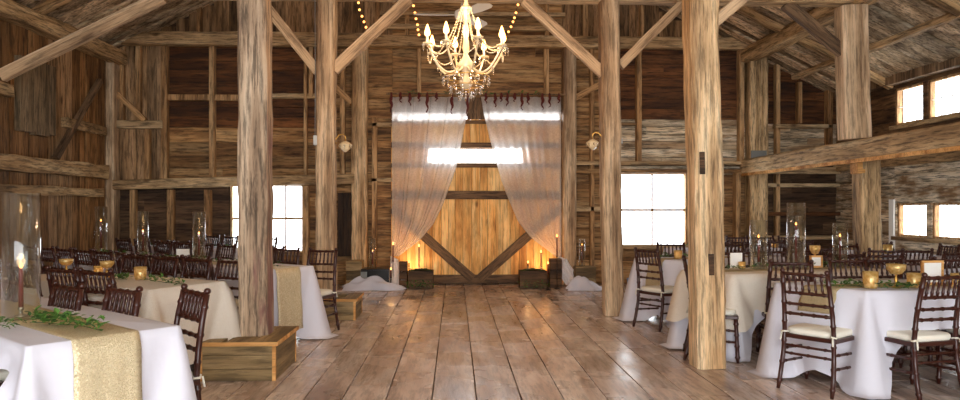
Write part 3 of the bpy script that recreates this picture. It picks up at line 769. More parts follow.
def runner(q,t0,t1,zt,end_drop,mat,label,group,end=0,far=None,seed=3):
    """strip along the table between fractions t0..t1 of the end edge q0->q1, hanging over that end"""
    a=q[0].lerp(q[1],t0); b=q[0].lerp(q[1],t1); a2=q[3].lerp(q[2],t0); b2=q[3].lerp(q[2],t1)
    out=((a+b)/2-(a2+b2)/2).normalized(); m_=MB(); rows=[]
    nn=10; RR=random.Random(seed)
    prof=[]
    for i in range(13): 
        t=i/12; prof.append((1-t,0,zt+.008))
    prof.append((0,.014,zt+.002))
    for i in range(1,13): prof.append((0,.030+.05*i/12+.004*math.sin(i),zt-end_drop*i/12))
    vs=[];fs=[]
    for r_,(t,o_,z) in enumerate(prof):
        A_=a.lerp(a2,t); B_=b.lerp(b2,t)
        for j in range(nn+1):
            p=A_.lerp(B_,j/nn)+out*(o_+(.006*math.sin(j*1.9+seed)*(r_-12)/12 if r_>13 else 0)); vs.append((p.x,p.y,z))
    for r_ in range(len(prof)-1):
        for j in range(nn): fs.append((r_*(nn+1)+j,r_*(nn+1)+j+1,(r_+1)*(nn+1)+j+1,(r_+1)*(nn+1)+j))
    m_.add(vs,fs); o=m_.build('table_runner',M[mat],smooth=True); s=o.modifiers.new('solid','SOLIDIFY'); s.thickness=.003; s.offset=1
    tag(o,label,'table runner',group); return o

def V2(v): return Vector((v.x,v.y))
ZC=TOPZ
T={}
# left side
a=V2(P(27,347,z=ZC)); b=V2(P(180,326,z=ZC)); T['T1']=rectpts(a,b,2.3)
a=V2(P(150,291,z=ZC)); b=V2(P(225,282,z=ZC)); T['T2']=rectpts(a,b,1.95)
a=V2(P(258,271,z=ZC)); b=V2(P(313,266,z=ZC)); T['T3']=rectpts(a,b,4.1)
T['T5']=rectpts(Vector((-3.3,10.05)),Vector((-2.9,10.65)),2.3)
for k in ('T1','T2','T3','T5'):
    q=T[k]
    if ((q[3]-q[0]).x>0): T[k]=[q[0],q[1],q[1]*2-q[2],q[0]*2-q[3]]
# right side
a=V2(P(775,283,z=ZC)); b=V2(P(867,291.5,z=ZC))
T['T6']=[a,b,b+Vector((2.1,.22)),a+Vector((2.3,.42))]
a=V2(P(682,270.5,z=ZC)); b=V2(P(733,275.5,z=ZC)); T['T7']=[a,b,b+Vector((1.75,.42)),a+Vector((1.85,.50))]
T['T8']=[Vector((2.2,8.5)),Vector((2.62,7.97)),Vector((4.2,8.45)),Vector((3.85,9.05))]
T['T9']=[Vector((4.0,8.35)),Vector((4.35,7.8)),Vector((4.4,7.8)),Vector((4.9,8.6))]
T['T11']=[Vector((3.2,10.6)),Vector((3.4,9.95)),Vector((5.0,10.1)),Vector((4.9,10.75))]
T['T10']=[Vector((5.62,8.15)),Vector((6.3,8.25)),Vector((6.25,10.0)),Vector((5.52,9.9))]
del T['T9']
desc={'T1':'nearest table at bottom left','T2':'lace covered table behind the nearest left one','T3':'long table behind the painted post','T5':'table farthest back on the left',
 'T6':'nearest table on the right','T7':'table just right of the golden post','T8':'table below the right back window','T11':'table farthest back on the right','T10':'table beneath the small right wall windows'}
MID={'T1':(.12,.3,.2,.62),'T2':.30,'T3':.12,'T5':.2,'T6':(.13,.47,.2,.3),'T7':(.15,.44,.2,.3),'T8':.12,'T11':.2,'T10':.2}
for i,(k,q) in enumerate(T.items()):
    table(q,'table under the cloth of the '+desc[k],None)
    amp=.026 if k in ('T3','T8') else .010
    o=smooth_cloth(cloth(q,ZC,MID[k],seed=i*5+1,amp=amp,sig=.10 if k=='T1' else .22,tail=.13 if k in('T6','T7','T1') else .18),'tablecloth','linen')
    tag(o,'white floor length tablecloth on the '+desc[k],'tablecloth')
for k,lab in (('T2','beige lace overlay spread on the table behind the nearest left one'),('T7','beige lace overlay with pointed corner on the table right of the golden post')):
    o=smooth_cloth(cloth(T[k],ZC+.006,.42 if k=='T7' else .16,seed=40,amp=.012,sig=.2,off=.035,cornerd=.50 if k=='T7' else .66,tail=.09 if k=='T7' else .16),'lace_overlay','lace')
    tag(o,lab,'tablecloth')
runner(T['T1'],.25,.69,ZC,.72,'sequin','gold sequin runner hanging over the end of the nearest left table',None)
runner(T['T3'],.28,.72,ZC,.62,'sequin','pale sequin runner hanging over the end of the long table behind the painted post',None,seed=5)
runner(T['T6'],.36,.74,ZC,.19,'burlap','tan runner hanging short over the end of the nearest right table',None,seed=6)
runner(T['T7'],.35,.65,ZC+.006,.12,'burlap','tan runner along the table just right of the golden post',None,seed=7)
runner(T['T8'],.35,.65,ZC,.35,'burlap','tan runner over the table below the right back window',None,seed=8)

# chairs: left
gA='chairs at the nearest left table'
def cx(px,Y): return P(px,200,Y=Y).x
chair(cx(188,4.12),4.12,-.74,-.67,'mahogany spindle-back chair at right end behind nearest left table, seen against the lace cloth',None)
chair(cx(117,4.2),4.2,-.6,-.8,'mahogany spindle-back chair in the middle of the row behind nearest left table',None)
chair(cx(61,4.38),4.38,-.6,-.8,'mahogany spindle-back chair right of the big glass cylinder, behind nearest left table',None)
chair(cx(2,4.75),4.75,-.6,-.8,'mahogany spindle-back chair seen left of and through the big glass cylinder',None)
chair(cx(101,5.4),5.4,.45,.89,'mahogany chair, back to us, right one before the lace covered left table',None)
chair(cx(67,5.6),5.6,.45,.89,'mahogany chair, back to us, left one before the lace covered left table',None)
chair(cx(26,5.85),5.85,.45,.89,'mahogany chair behind the big glass cylinder, back to us at lace covered table',None)
q=T['T2']; d=(q[2]-q[1]).normalized(); n_=(q[1]-q[0]).normalized()
gB='chairs on the far side of the lace covered left table'
for i in range(4):
    p=q[1]+d*(.35+i*.45)+n_*.36; chair(p.x,p.y,-n_.x,-n_.y,'mahogany chair on the far side of the lace covered left table, facing us',gB)
q=T['T3']; d=(q[2]-q[1]).normalized(); n_=(q[1]-q[0]).normalized()
gC='chairs with their backs to us along the long left table'
for i in range(9):
    p=q[0]+d*(.30+i*.44)-n_*.40; chair(p.x,p.y,n_.x+R.uniform(-.08,.08),n_.y,'dark chair, back to us, along the near side of the long left table',gC)
chair(cx(321,7.95),7.95,-.35,-.94,'mahogany chair at the corner of the long left table, beside the smaller wooden box',None)
chair(cx(284,8.15),8.15,-.35,-.94,'mahogany chair facing us in front of the left window, above the sequin runner',None)
gD='chairs facing us along the far side of the long left table'
for i in range(2,8):
    p=q[1]+d*(.20+i*.46)+n_*.36; chair(p.x,p.y,-n_.x,-n_.y,'dark chair facing us along the far side of the long left table',gD)
q=T['T5']; d=(q[2]-q[1]).normalized(); n_=(q[1]-q[0]).normalized()
for i in range(4):
    p=q[0]+d*(.3+i*.46)-n_*.40; chair(p.x,p.y,n_.x,n_.y,'dark chair on the near side of the farthest left table','chairs near side of farthest left table')
for i in range(4):
    p=q[1]+d*(.3+i*.46)+n_*.36; chair(p.x,p.y,-n_.x,-n_.y,'dark chair on the far side of the farthest left table, by the back wall','chairs far side of farthest left table')
chair(-2.58,3.26,.64,.77,'chair with ivory cushion tucked under the nearest left table, cut by the picture corner',None)
# chairs: right
chair(cx(807,5.12),5.12,.80,.60,'mahogany chair with ivory cushion drawn up to the end of the nearest right table',None)
chair(cx(938,4.88),4.88,-.22,.97,'mahogany chair, back squarely to us, at the nearest right table',None)
chair(cx(1008,4.95),4.95,-.1,.99,'mahogany chair cut by the right picture edge at the nearest right table',None)
q=T['T6']
for i,px in enumerate((850,888,925,958)):
    chair(cx(px,6.28),6.28+.03*i,0.02,-1,'dark chair facing us on the far side of the nearest right table','chairs facing us beyond the nearest right table')
chair(cx(790,6.12),6.12,.25,.97,'dark chair between the two nearest right tables, back to us',None)
chair(cx(689,6.42),6.42,.95,-.30,'mahogany chair seen edge-on, partly hidden by the golden post',None)
chair(cx(649,7.85),7.85,.86,.5,'mahogany chair standing at the end of the table below the right back window',None)
chair(cx(671,9.1),9.1,-.2,-.98,'dark chair beyond the table below the right back window, its back to the window',None)
for i,(px,Y) in enumerate(((727,7.35),(752,7.5),(776,7.6),(803,7.75))):
    chair(cx(px,Y),Y,-.1,-1,'dark chair facing us beyond the table right of the golden post','chairs beyond the table right of the golden post')
for i,(px,Y) in enumerate(((735,8.9),(762,9.0))):
    chair(cx(px,Y),Y+.15,-.1,-1,'dark chair facing us between the gnarled post and the right tables','chairs facing us before the gnarled post')
for i,(px,Y) in enumerate(((700+30*i,9.75) for i in range(4))):
    px=715+28*i; chair(cx(px,Y),Y,.05,1,'dark chair with back to us at the farthest right table','chairs before the farthest right table')
for i in range(4):
    px=712+26*i; chair(cx(px,11.1),11.1,.0,-1,'dark chair facing us beyond the farthest right table','chairs beyond the farthest right table')
chair(cx(822,8.1),8.1,.3,.95,'dark chair left of the pale aisle post, back to us',None)
chair(cx(904,9.2)-.12,9.35,1,-.1,'dark chair left of the table beneath the small right windows',None)
for i,(px,Y) in enumerate(((812,7.0),(846,7.15),(884,7.0),(806,8.6),(846,8.7))):
    chair(cx(px,Y),Y,.1*(i%3)-.1,1 if i<3 else -1,'dark chair in the crowd behind the nearest right table, left of the picture frame','crowded chairs behind the nearest right table')
chair(cx(880,8.0)-.1,7.75,.3,.95,'dark chair before the pale aisle post',None)
chair(cx(915,7.7),7.7,0,1,'dark chair with back to us before the table beneath the small right windows',None)
chair(cx(946,8.6),8.6,-1,0,'dark chair on the wall side of the table beneath the small right windows',None)
chair(cx(952,7.3),7.3,-.3,.95,'dark chair behind the wooden picture frame near the right picture edge',None)

# ------------------------------------------------------------------ table things
def flame(parent,z,r=.008,h=.03,mat='flame'):
    m_=MB(); m_.lathe([(1e-4,0),(r*.8,h*.15),(r,h*.35),(r*.7,h*.6),(r*.25,h*.85),(1e-4,h)],8,(0,0,z)); m_.build('flame',M[mat],parent,smooth=True)
def hurricane(x,y,z,r,h,label):
    m_=MB(); t=.004
    m_.lathe([(1e-4,0),(r,0),(r,h),(r-t,h),(r-t,.012),(1e-4,.012)],32); o=m_.build('hurricane_glass',M['glass'],loc=(x,y,z),smooth=False); 
    o.data.polygons.foreach_set('use_smooth',[len(p.vertices)==4 for p in o.data.polygons]); tag(o,label,'glass vase'); return o
def taper(x,y,z,h,label,mat='wax',r=.011,holder=True,fl=.032,lamp=0):
    e=empty('taper_candle',(x,y,z)); tag(e,label,'candle')
    z0=0
    if holder:
        m_=MB(); m_.lathe([(.035,0),(.035,.006),(.010,.012),(.008,.03),(.016,.04),(.016,.05),(1e-4,.05)],14); m_.build('holder',M['silver'],e,smooth=True); z0=.045
    m_=MB(); m_.lathe([(r*1.05,z0),(r*.9,z0+h*.9),(r*.6,z0+h),(1e-4,z0+h)],12); m_.build('wax_stick',M[mat],e,smooth=True)
    m_=MB(); m_.tube([(0,0,z0+h),(.001,0,z0+h+.008)],.0012,5); m_.build('wick',M['wire'],e)
    flame(e,z0+h+.004,fl*.28,fl)
    if lamp:
        l=bpy.data.lights.new('candle_glow','POINT'); l.energy=lamp; l.color=(1,.55,.22); l.shadow_soft_size=.02; lo=bpy.data.objects.new('candle_glow',l); COL.objects.link(lo); lo.parent=e; lo.location=(0,0,z0+h+.05)
    return e
def votive(x,y,z,label,r=.040,h=.085):
    e=empty('votive_holder',(x,y,z)); tag(e,label,'candle holder')
    m_=MB(); m_.lathe([(1e-4,0),(r*.8,0),(r*.95,h*.3),(r,h),(r-.003,h),(r*.9,h*.3),(r*.75,.008),(1e-4,.008)],20); m_.build('cup',M['mercury'],e,smooth=True)
    m_=MB(); m_.lathe([(r*.55,.009),(r*.55,.035),(1e-4,.035)],14); m_.build('wax_fill',M['wax_white'],e)
    flame(e,.036,.007,.022)
    l=bpy.data.lights.new('votive_glow','POINT'); l.energy=.035; l.color=(1,.66,.3); l.shadow_soft_size=.01; lo=bpy.data.objects.new('votive_glow',l); COL.objects.link(lo); lo.parent=e; lo.location=(0,0,.06)
    return e
def compote(x,y,z,label,h=.14,r=.055):
    e=empty('footed_bowl',(x,y,z)); tag(e,label,'footed bowl')
    m_=MB(); m_.lathe([(.035,0),(.035,.005),(.008,.02),(.012,h*.35),(.007,h*.5),(.012,h*.55),(1e-4,h*.56)],16); m_.build('stem',M['gold'],e,smooth=True)
    m_=MB(); m_.lathe([(1e-4,h*.56),(r*.6,h*.6),(r,h*.8),(r*1.05,h),(r*1.0,h),(r*.9,h*.82),(r*.5,h*.66),(1e-4,h*.64)],20); m_.build('bowl',M['mercury'],e,smooth=True)
    flame(e,h*.72,.007,.022); return e
def leafcard(m_,p,yaw,pitch,s,mi):
    Mx=Matrix.Translation(p)@Matrix.Rotation(yaw,4,'Z')@Matrix.Rotation(pitch,4,'Y')
    pts=[(0,0,0),(s*.35,s*.32,.12*s),(s*.45,0,-.05*s),(s*.35,-s*.32,.12*s),(s*.75,s*.2,.03*s),(s*.75,-s*.2,.03*s),(s*1.1,0,-.15*s)]
    vs=[Mx@Vector(q_) for q_ in pts]
    m_.add(vs,[(0,2,1),(0,3,2),(2,6,4),(2,4,1),(2,5,6),(2,3,5)],mi)
def greens(pts,label,n=60,s=.035,spread=.05,name='ivy_garland',hgt=.035):
    """trailing ivy along a path of points"""
    o=Vector(pts[0]); pts=[Vector(p)-o for p in pts]; m_=MB()
    e=MB(); path=[]
    for i in range(len(pts)-1):
        for k in range(6): 
            t=k/6; p=pts[i].lerp(pts[i+1],t); path.append(p+Vector((R.uniform(-.01,.01),R.uniform(-.01,.01),.008)))
    path.append(pts[-1]+Vector((0,0,.006)))
    root=empty(name,o); tag(root,label,'greenery')
    e.tube(path,.0022,5); e.build('stem',M['leaf2'],root)
    for k in range(n):
        i=R.randrange(len(path)); p=path[i]+Vector((R.gauss(0,spread*.5),R.gauss(0,spread*.5),R.uniform(.0,hgt)))
        leafcard(m_,p,R.uniform(0,2*PI),R.uniform(-.9,.25),s*R.uniform(.6,1.2),R.choice([0,0,1]))
    l=m_.build('leaves',[M['leaf'],M['leaf2']],root); l['kind']='stuff'
    return root
def Tp(k,u,v):   # u along table from the near end, v across (0 near side .. 1 far side)
    q=T[k]; a=q[0].lerp(q[1],v); b=q[3].lerp(q[2],v); L_=(b-a).length; p=a.lerp(b,u/L_); return p
zt=ZC+.012
# nearest left table
p=P(21,321,z=ZC); hx,hy=p.x,p.y
hurricane(hx,hy,zt,.093,.69,'tall thick glass cylinder holding a red taper on the nearest left table')
taper(hx+.0,hy-.0,zt+.014,.215,'dark red taper candle burning inside the tall glass cylinder on the nearest left table',lamp=.3,r=.012)
greens([P(30,324,z=zt),P(45,324,z=zt),P(62,326,z=zt)],'leafy ivy sprig right beside the tall glass cylinder',90,.042,.05,hgt=.06)
greens([P(62,326,z=zt),P(78,327,z=zt),P(102,332,z=zt)],'leafy ivy sprig trailing to the end of the nearest left table',70,.038,.04,hgt=.05)
greens([P(-20,322,z=zt),P(0,326,z=zt),P(10,330,z=zt)],'leafy ivy sprig left of the tall glass cylinder at the picture edge',40,.034,.04)
# inside the cylinder base
# lace table
q=Tp('T2',.64,.55); votive(q.x,q.y,zt+.008,'gold mercury glass votive on the lace covered left table',.05,.105)
q=Tp('T2',.95,.6); compote(P(107,200,Y=q.y).x,q.y,zt+.008,'gold footed bowl on the lace covered left table, left of the votive')
q=Tp('T2',1.6,.5); compote(q.x,q.y,zt+.008,'gold footed bowl at the left end of the lace covered left table')
q=Tp('T2',1.25,.6); votive(q.x,q.y,zt+.008,'small gold votive near the left end of the lace covered left table')
greens([P(118,280,z=zt),P(127,280,z=zt)],'short ivy sprig left of the gold votive on the lace cloth',40,.04,.05)
greens([P(145,280,z=zt),P(162,283,z=zt),P(182,285,z=zt)],'ivy trail right of the gold votive on the lace cloth',50,.038,.035)
# long left table
for px,u,r,h,lab in ((199,1.54,.069,.56,'right'),(143,2.76,.063,.56,'middle'),(101,3.83,.075,.62,'left')):
    Y={199:8.1,143:8.84,101:9.45}[px]; x=P(px,200,Y=Y).x
    hurricane(x,Y,zt,r,h,lab+' glass cylinder of three in a row on the long left table')
    taper(x,Y,zt+.014,.24 if px!=101 else .36,'red taper burning inside the %s glass cylinder on the long left table'%lab,lamp=.2)
for u0,lab in ((.1,'near its sequin runner'),(1.0,'before the right glass cylinder'),(2.0,'between the cylinders'),(3.1,'at its far end')):
    a=Tp('T3',u0,.5); b=Tp('T3',u0+.7,.5); greens([(a.x,a.y,zt),(b.x,b.y,zt)],'ivy trail on the long left table '+lab,45,.045,.06)
q=Tp('T3',2.35,.5); m_=MB(); m_.box(-.075,.075,-.004,.004,0,.12); o=m_.build('table_card',M['paper'],loc=(P(183,200,Y=8.35).x,8.35,zt)); tag(o,'white table card standing on the long left table','card')
q=Tp('T3',.5,.5); compote(q.x,q.y,zt,'gold footed bowl on the long left table near its runner end')
# right tables
for (px,Y,r,h,ch,lab) in ((758.5,6.75,.080,.475,.24,'left one of three glass cylinders, just right of the golden post'),(796,6.80,.085,.645,.36,'tallest glass cylinder of the three on the right'),(840,6.95,.070,.44,.24,'right glass cylinder of three, left of the pale aisle post')):
    x=P(px,200,Y=Y).x; hurricane(x,Y,zt+.01,r,h,lab); taper(x,Y,zt+.024,ch,'red taper inside the '+lab,lamp=.2)
a=Tp('T7',.05,.5); b=Tp('T7',.8,.5); c_=Tp('T7',1.6,.5)
greens([(a.x,a.y,zt+.01),(b.x,b.y,zt+.01)],'ivy trail on the table right of the golden post, near the left cylinder',70,.04,.06)
greens([(b.x,b.y,zt+.01),(c_.x,c_.y,zt+.01)],'ivy trail on the table right of the golden post, near its far end',60,.04,.06)
def pt(px,py): 
    p=P(px,py,z=zt); return (p.x,p.y,zt)
greens([pt(828,287),pt(846,286),pt(862,287)],'ivy sprig behind the end chair on the nearest right table',60,.04,.05)
greens([pt(872,288),pt(900,289),pt(916,288)],'ivy sprig between the two gold votives on the nearest right table',70,.04,.05)
p=pt(870.5,288); votive(p[0],p[1],zt,'large glowing gold votive at the left of the nearest right table',.055,.125)
p=pt(914,287.5); votive(p[0],p[1],zt,'glowing gold votive beside the spindle chair on the nearest right table',.05,.11)
p=pt(958,288); votive(p[0],p[1],zt,'gold votive at the right picture edge on the nearest right table',.05,.11)
p=pt(896,288); compote(p[0],p[1],zt,'gold footed bowl between the two votives on the nearest right table',.18,.065)
def pframe(x,y,z,w,h,label,rz=0):
    e=empty('picture_frame',(x,y,z),rz); tag(e,label,'picture frame'); f=.018
    m_=MB()
    for (a,b,c0,d) in ((-w/2,-w/2+f,0,h),(w/2-f,w/2,0,h),(-w/2+f,w/2-f,0,f),(-w/2+f,w/2-f,h-f,h)): m_.box(a,b,-.01,.01,c0,d)
    m_.build('frame',M['crate_edge'],e,bevel=.002); m_=MB(); m_.box(-w/2+f,w/2-f,-.003,.005,f,h-f); m_.build('card',M['paper'],e); return e
p=pt(941,286); pframe(p[0],p[1]+.1,zt,.19,.19,'wooden frame with a white card on the nearest right table, behind the chair',.1)
q=Tp('T7',1.35,.7); pframe(P(816,200,Y=6.85).x,6.85,zt+.01,.13,.12,'small wooden frame with white card between the tall cylinders',0)
x=P(816,200,Y=7.0).x; compote(x,7.02,zt+.01,'gold footed bowl standing between the tallest and the right glass cylinders',.21,.05)
p=Tp('T7',.45,.5); votive(P(742,200,Y=6.7).x,6.7,zt+.01,'small gold votive left of the left glass cylinder on the right',.035,.07)
m_=MB(); m_.box(-.06,.06,-.004,.004,0,.15); o=m_.build('table_card',M['paper'],loc=(P(737,200,Y=7.15-.35).x,6.82,zt+.01)); tag(o,'white table card right beside the golden post','card')
p=Tp('T8',.25,.4); votive(P(678,200,Y=8.2).x,8.2,zt,'glowing gold votive on the table below the right back window',.05,.10)
greens([(p.x-.1,p.y,zt),(p.x+.35,p.y+.05,zt)],'ivy sprig around the votive below the right back window',60,.045,.06)
# table below small windows
votive(P(890,200,Y=8.9).x,8.95,zt,'gold votive on the table beneath the small right windows',.06,.12)
greens([(5.62,8.9,zt),(5.75,9.5,zt)],'ivy sprig on the table beneath the small right windows, by the votive',50,.05,.07)
greens([(3.5,10.4,zt),(4.8,10.5,zt)],'ivy trail on the farthest right table',60,.05,.07)
for i,x in enumerate((3.8,4.3,4.8)): votive(x,10.35,zt,'glowing votive on the farthest right table','' or .05)
for o in list(COL.objects):
    if o.get('label')=='glowing votive on the farthest right table': o['group']='votives on the farthest right table'
greens([(-3.4,10.5,zt),(-4.9,11.2,zt)],'ivy trail on the farthest left table',60,.05,.07)

# ------------------------------------------------------------------ curtains
def curtain(side,label):
    YC=YB-.28
    if side<0: outer=392; edge=[(97,470),(115,467),(140,462),(165,457),(180,452),(205,443),(225,433),(240,420),(250,407),(258,396)]
    else: outer=561; edge=[(97,481),(115,484),(140,490),(165,497),(180,501),(196,507),(222,518),(238,531),(253,551),(258,557)]
    e=empty('sheer_curtain',(BX(outer),YC,BZ(97))); tag(e,label,'curtain'); oz=BZ(97)
    def ex(py):
        for (a,xa),(b,xb) in zip(edge,edge[1:]):
            if py<=b: 
                t=(py-a)/(b-a); return xa+(xb-xa)*t
        return edge[-1][1]
    nu=72; nv=40; m_=MB(); hm=MB()
    def pos(u,v):
        py=97+(256-97)*v
        # cloth falls from the rod and is gathered at the tie
        xo=outer-(0 if side<0 else 0); xi=ex(py)
        x=xo+(xi-xo)*u
        amp=.022*(1-.3*v); yy=amp*math.sin(u*2*PI*9+.6*math.sin(v*3))+.02*math.sin(u*31)
        p=P(x,py,Y=YC); sag=.0
        return (p.x-e.location.x, yy-.05*v, p.z-oz)
    for (B,v0,v1,n) in ((m_,0,1,nv),):
        vs=[pos(i/nu,v0+(v1-v0)*j/n) for j in range(n+1) for i in range(nu+1)]
        fs=[(j*(nu+1)+i,j*(nu+1)+i+1,(j+1)*(nu+1)+i+1,(j+1)*(nu+1)+i) for j in range(n) for i in range(nu)]
        B.add(vs,fs)
    m_.build('curtain_panel',M['sheer'],e,smooth=True)
    v0=(112-97)/159; v1=(119-97)/159
    vs=[]
    for j in range(3):
        for i in range(nu+1):
            p=pos(i/nu,v0+(v1-v0)*j/2+ (i/nu if side<0 else i/nu)*.012); vs.append((p[0],p[1]-.012,p[2]))
    hm.add(vs,[(j*(nu+1)+i,j*(nu+1)+i+1,(j+1)*(nu+1)+i+1,(j+1)*(nu+1)+i) for j in range(2) for i in range(nu)])
    hm.build('hem_band',M['sheer_hem'],e,smooth=True)
    # knot and tail
    x=(BX(396 if side<0 else 559)-e.location.x)
    zt_=BZ(258)-oz
    k=MB(); 
    for i in range(7):
        a=i/7*PI; k.tube([(x-.06,-.05+.03*math.cos(a),zt_+.05*math.sin(a*2)),(x,-.09+.03*math.cos(a),zt_+.02*math.cos(a)),(x+.06,-.05,zt_-.04+.03*math.sin(a))],.018,6)
    k.build('tie_knot',M['sheer_white'],e,smooth=True)
    # tail falling to the floor
    t=MB(); n=16; mcol=14; vs=[]
    for j in range(n+1):
        v=j/n; z=zt_*(1)-( (BZ(258)-.03)*v )
        cxx=x+ (-side)*(-.0)+ side*.0 + (side*.02 + side*.26*v*v if side>0 else .08*v)
        w=.06+(.10 if side<0 else .16)*v
        for i in range(mcol+1):
            u=i/mcol-.5; vs.append((cxx+u*2*w, -.07-.10*v+.03*math.sin(i*1.7), z+.01*math.sin(i)))
    t.add(vs,[(j*(mcol+1)+i,j*(mcol+1)+i+1,(j+1)*(mcol+1)+i+1,(j+1)*(mcol+1)+i) for j in range(n) for i in range(mcol)])
    t.build('curtain_tail',M['sheer_white'],e,smooth=True)
    return e
curtain(-1,'sheer white curtain swept to the left of the barn door')
curtain(1,'sheer white curtain swept to the right of the barn door')
m_=MB(); m_.tube([(BX(388),YB-.28,BZ(96.5)),(BX(564),YB-.28,BZ(96.5))],.014,8); o=m_.build('curtain_rod',M['timber_dark']); tag(o,'dark rod carrying the two sheer curtains above the door','rod')
for px in (395,553): pass
# floor puddles of sheer cloth
def puddle(px0,px1,py,h,label,seed,depth=.32):
    RR=random.Random(seed); a=P(px0,py,z=0); b=P(px1,py,z=0); L_=(b-a).length
    nu,nv=60,24; ph=[RR.uniform(0,6) for _ in range(8)]; vs=[]
    for i in range(nu+1):
        u=i/nu; env=max(0.0,math.sin(PI*min(max(u*.96+.02,0),1)))**.5
        for j in range(nv+1):
            v=j/nv; s=math.sin(PI*v)**.7
            z=h*env*s*((1-.45*u) if seed==3 else (.6+.3*math.sin(u*5)))*(.75+.16*math.sin(u*8+ph[0]+v*6)+.10*math.sin(u*17+ph[1]-v*9)+.08*math.sin(v*17+ph[2]+u*6))
            yy=(v-.5)*depth*(.6+.4*env)+.04*math.sin(u*9+ph[3])
            vs.append((u*L_+.02*math.sin(v*9+u*5),yy,max(z,.003*s)+.004))
    fs=[(i*(nv+1)+j,(i+1)*(nv+1)+j,(i+1)*(nv+1)+j+1,i*(nv+1)+j+1) for i in range(nu) for j in range(nv)]
    m_=MB(); m_.add(vs,fs); o=m_.build('floor_drape',M['linen'],smooth=True,loc=(a.x,a.y,0)); tag(o,label,'draped cloth'); return o
puddle(343,405,290,.30,'white cloth puddled on the floor left of the barn door',3)
puddle(566,608,290,.30,'white cloth puddled on the floor right of the barn door',9)

# hanging amaranth strands over the curtain tops
gx=[393,402,411,420,428,437,452,467,485,494,500,506,513,520,526,540,547,556]; gl=[15,7,9,6,14,6,15,18,7,10,6,9,6,12,8,12,10,7]
for i,(px,ln) in enumerate(zip(gx,gl)):
    m_=MB(); n=10; pts=[];rad=[]
    for k in range(n+1):
        t=k/n; pts.append((.02*math.sin(k*1.3+i)*t,-.01-.015*math.sin(t*3),-ln*.0174*t*1.4)); rad.append(.019*math.sin(PI*min(t+.15,.97))+.003+R.uniform(0,.008))
    m_.tube(pts,rad,6)
    for k in range(30):
        p=Vector(R.choice(pts)); leafcard(m_,p,R.uniform(0,6.28),R.uniform(-1,1),.02,0)
    o=m_.build('amaranth_strand',M['red_flower'],loc=(BX(px),YB-.33,BZ(96))); tag(o,'dark red dried amaranth strand hanging over the curtain top','dried flower','dried amaranth strands over the curtains')
for (a,b,lab) in ((412,470,'left'),(483,535,'right')):
    greens([(BX(a),YB-.33,BZ(97)),(BX(b),YB-.33,BZ(97))],'thin sprig of dark leaves laid along the %s curtain top'%lab,26,.06,.05)

# ------------------------------------------------------------------ altar things
def crate(px0,px1,py0,py1,label,mat='crate_dark',d=.34,open_top=True,dy=0,name='wooden_crate'):
    y=min(P((px0+px1)/2,py1,z=0).y, YB-.36-d); a=P(px0,py1,Y=y); b=P(px1,py1,Y=y); w=b.x-a.x; h=P(px0,py0,Y=y).z
    e=empty(name,((a.x+b.x)/2,y+d/2,0)); tag(e,label,'crate')
    t=.018; nb=2 if h<.35 else 3
    for (nm,x0,x1,y0,y1) in (('front_panel',-w/2,w/2,-d/2,-d/2+t),('back_panel',-w/2,w/2,d/2-t,d/2),('side_panel',-w/2,-w/2+t,-d/2+t,d/2-t),('side_panel',w/2-t,w/2,-d/2+t,d/2-t)):
        m_=MB()
        for k in range(nb): m_.box(x0,x1,y0,y1,h*k/nb+.004,h*(k+1)/nb-.004)
        m_.build(nm,M[mat],e)
    m_=MB(); m_.box(-w/2+t,w/2-t,-d/2+t,d/2-t,.005,.02); m_.build('bottom',M[mat],e)
    if not open_top:
        m_=MB(); m_.box(-w/2,w/2,-d/2,d/2,h-.003,h+.015); m_.build('lid',M[mat],e)
    return e,h,w
e1,h1,w1=crate(361,389,270,287,'black lidded trunk with a tin end plate left of the barn door','black_metal',.36,False,name='storage_chest')
m_=MB(); m_.box(-w1/2-.004,-w1/2+.10,-.187,-.18,.03,h1-.03); m_.build('end_plate',M['tin'],e1)
p=e1.location; hurricane(p.x-.06,p.y,h1+.016,.062,.50,'glass cylinder with a candle on the black trunk left of the barn door'); taper(p.x-.06,p.y,h1+.03,.22,'candle burning in the glass cylinder on the black trunk',lamp=.5)
e2,h2,w2=crate(346,362,262,283,'pale grey wooden box behind the black trunk','crate',.3,False,name='wooden_box');
e3,h3,w3=crate(408,433,271,287,'dark open crate filled with moss left of the door brace','crate_dark',.3)
e4,h4,w4=crate(520,547,271,287,'dark open crate filled with moss at the right half of the door','crate_dark',.3)
e5,h5,w5=crate(576,596,268,283,'tan wooden crate behind the right floor drape','crate',.3,False); 
e6,h6,w6=crate(399,407,263,285,'narrow upright brown box just left of the left moss crate','crate_dark',.2,False,name='wooden_box')
e7,h7,w7=crate(550,562,260,283,'narrow upright brown box behind the right curtain tail','crate_dark',.2,False,name='wooden_box')
for e,h,w,lab in ((e3,h3,w3,'left'),(e4,h4,w4,'right')):
    p=e.location; 
    m_=MB(); n=12; vs=[(-w/2+.02+(w-.04)*i/n,-.13+.26*j/n,h-.03+.03*R.random()+.03*math.sin(PI*i/n)) for i in range(n+1) for j in range(n+1)]
    fs=[(i*(n+1)+j,(i+1)*(n+1)+j,(i+1)*(n+1)+j+1,i*(n+1)+j+1) for i in range(n) for j in range(n)]; m_.add(vs,fs)
    m_.box(-w/2+.025,w/2-.025,-.12,.12,.03,h-.035)
    o=m_.build('moss_filling',M['moss'],loc=(p.x,p.y,0)); tag(o,'green moss heaped in the %s dark crate by the door'%lab,'moss'); o['kind']='stuff'
    greens([(p.x-w/2,p.y-.2,.02),(p.x,p.y-.24,.02),(p.x+w/2,p.y-.2,.02)],'ivy lying on the floor before the %s moss crate'%lab,60,.05,.08,hgt=.10)
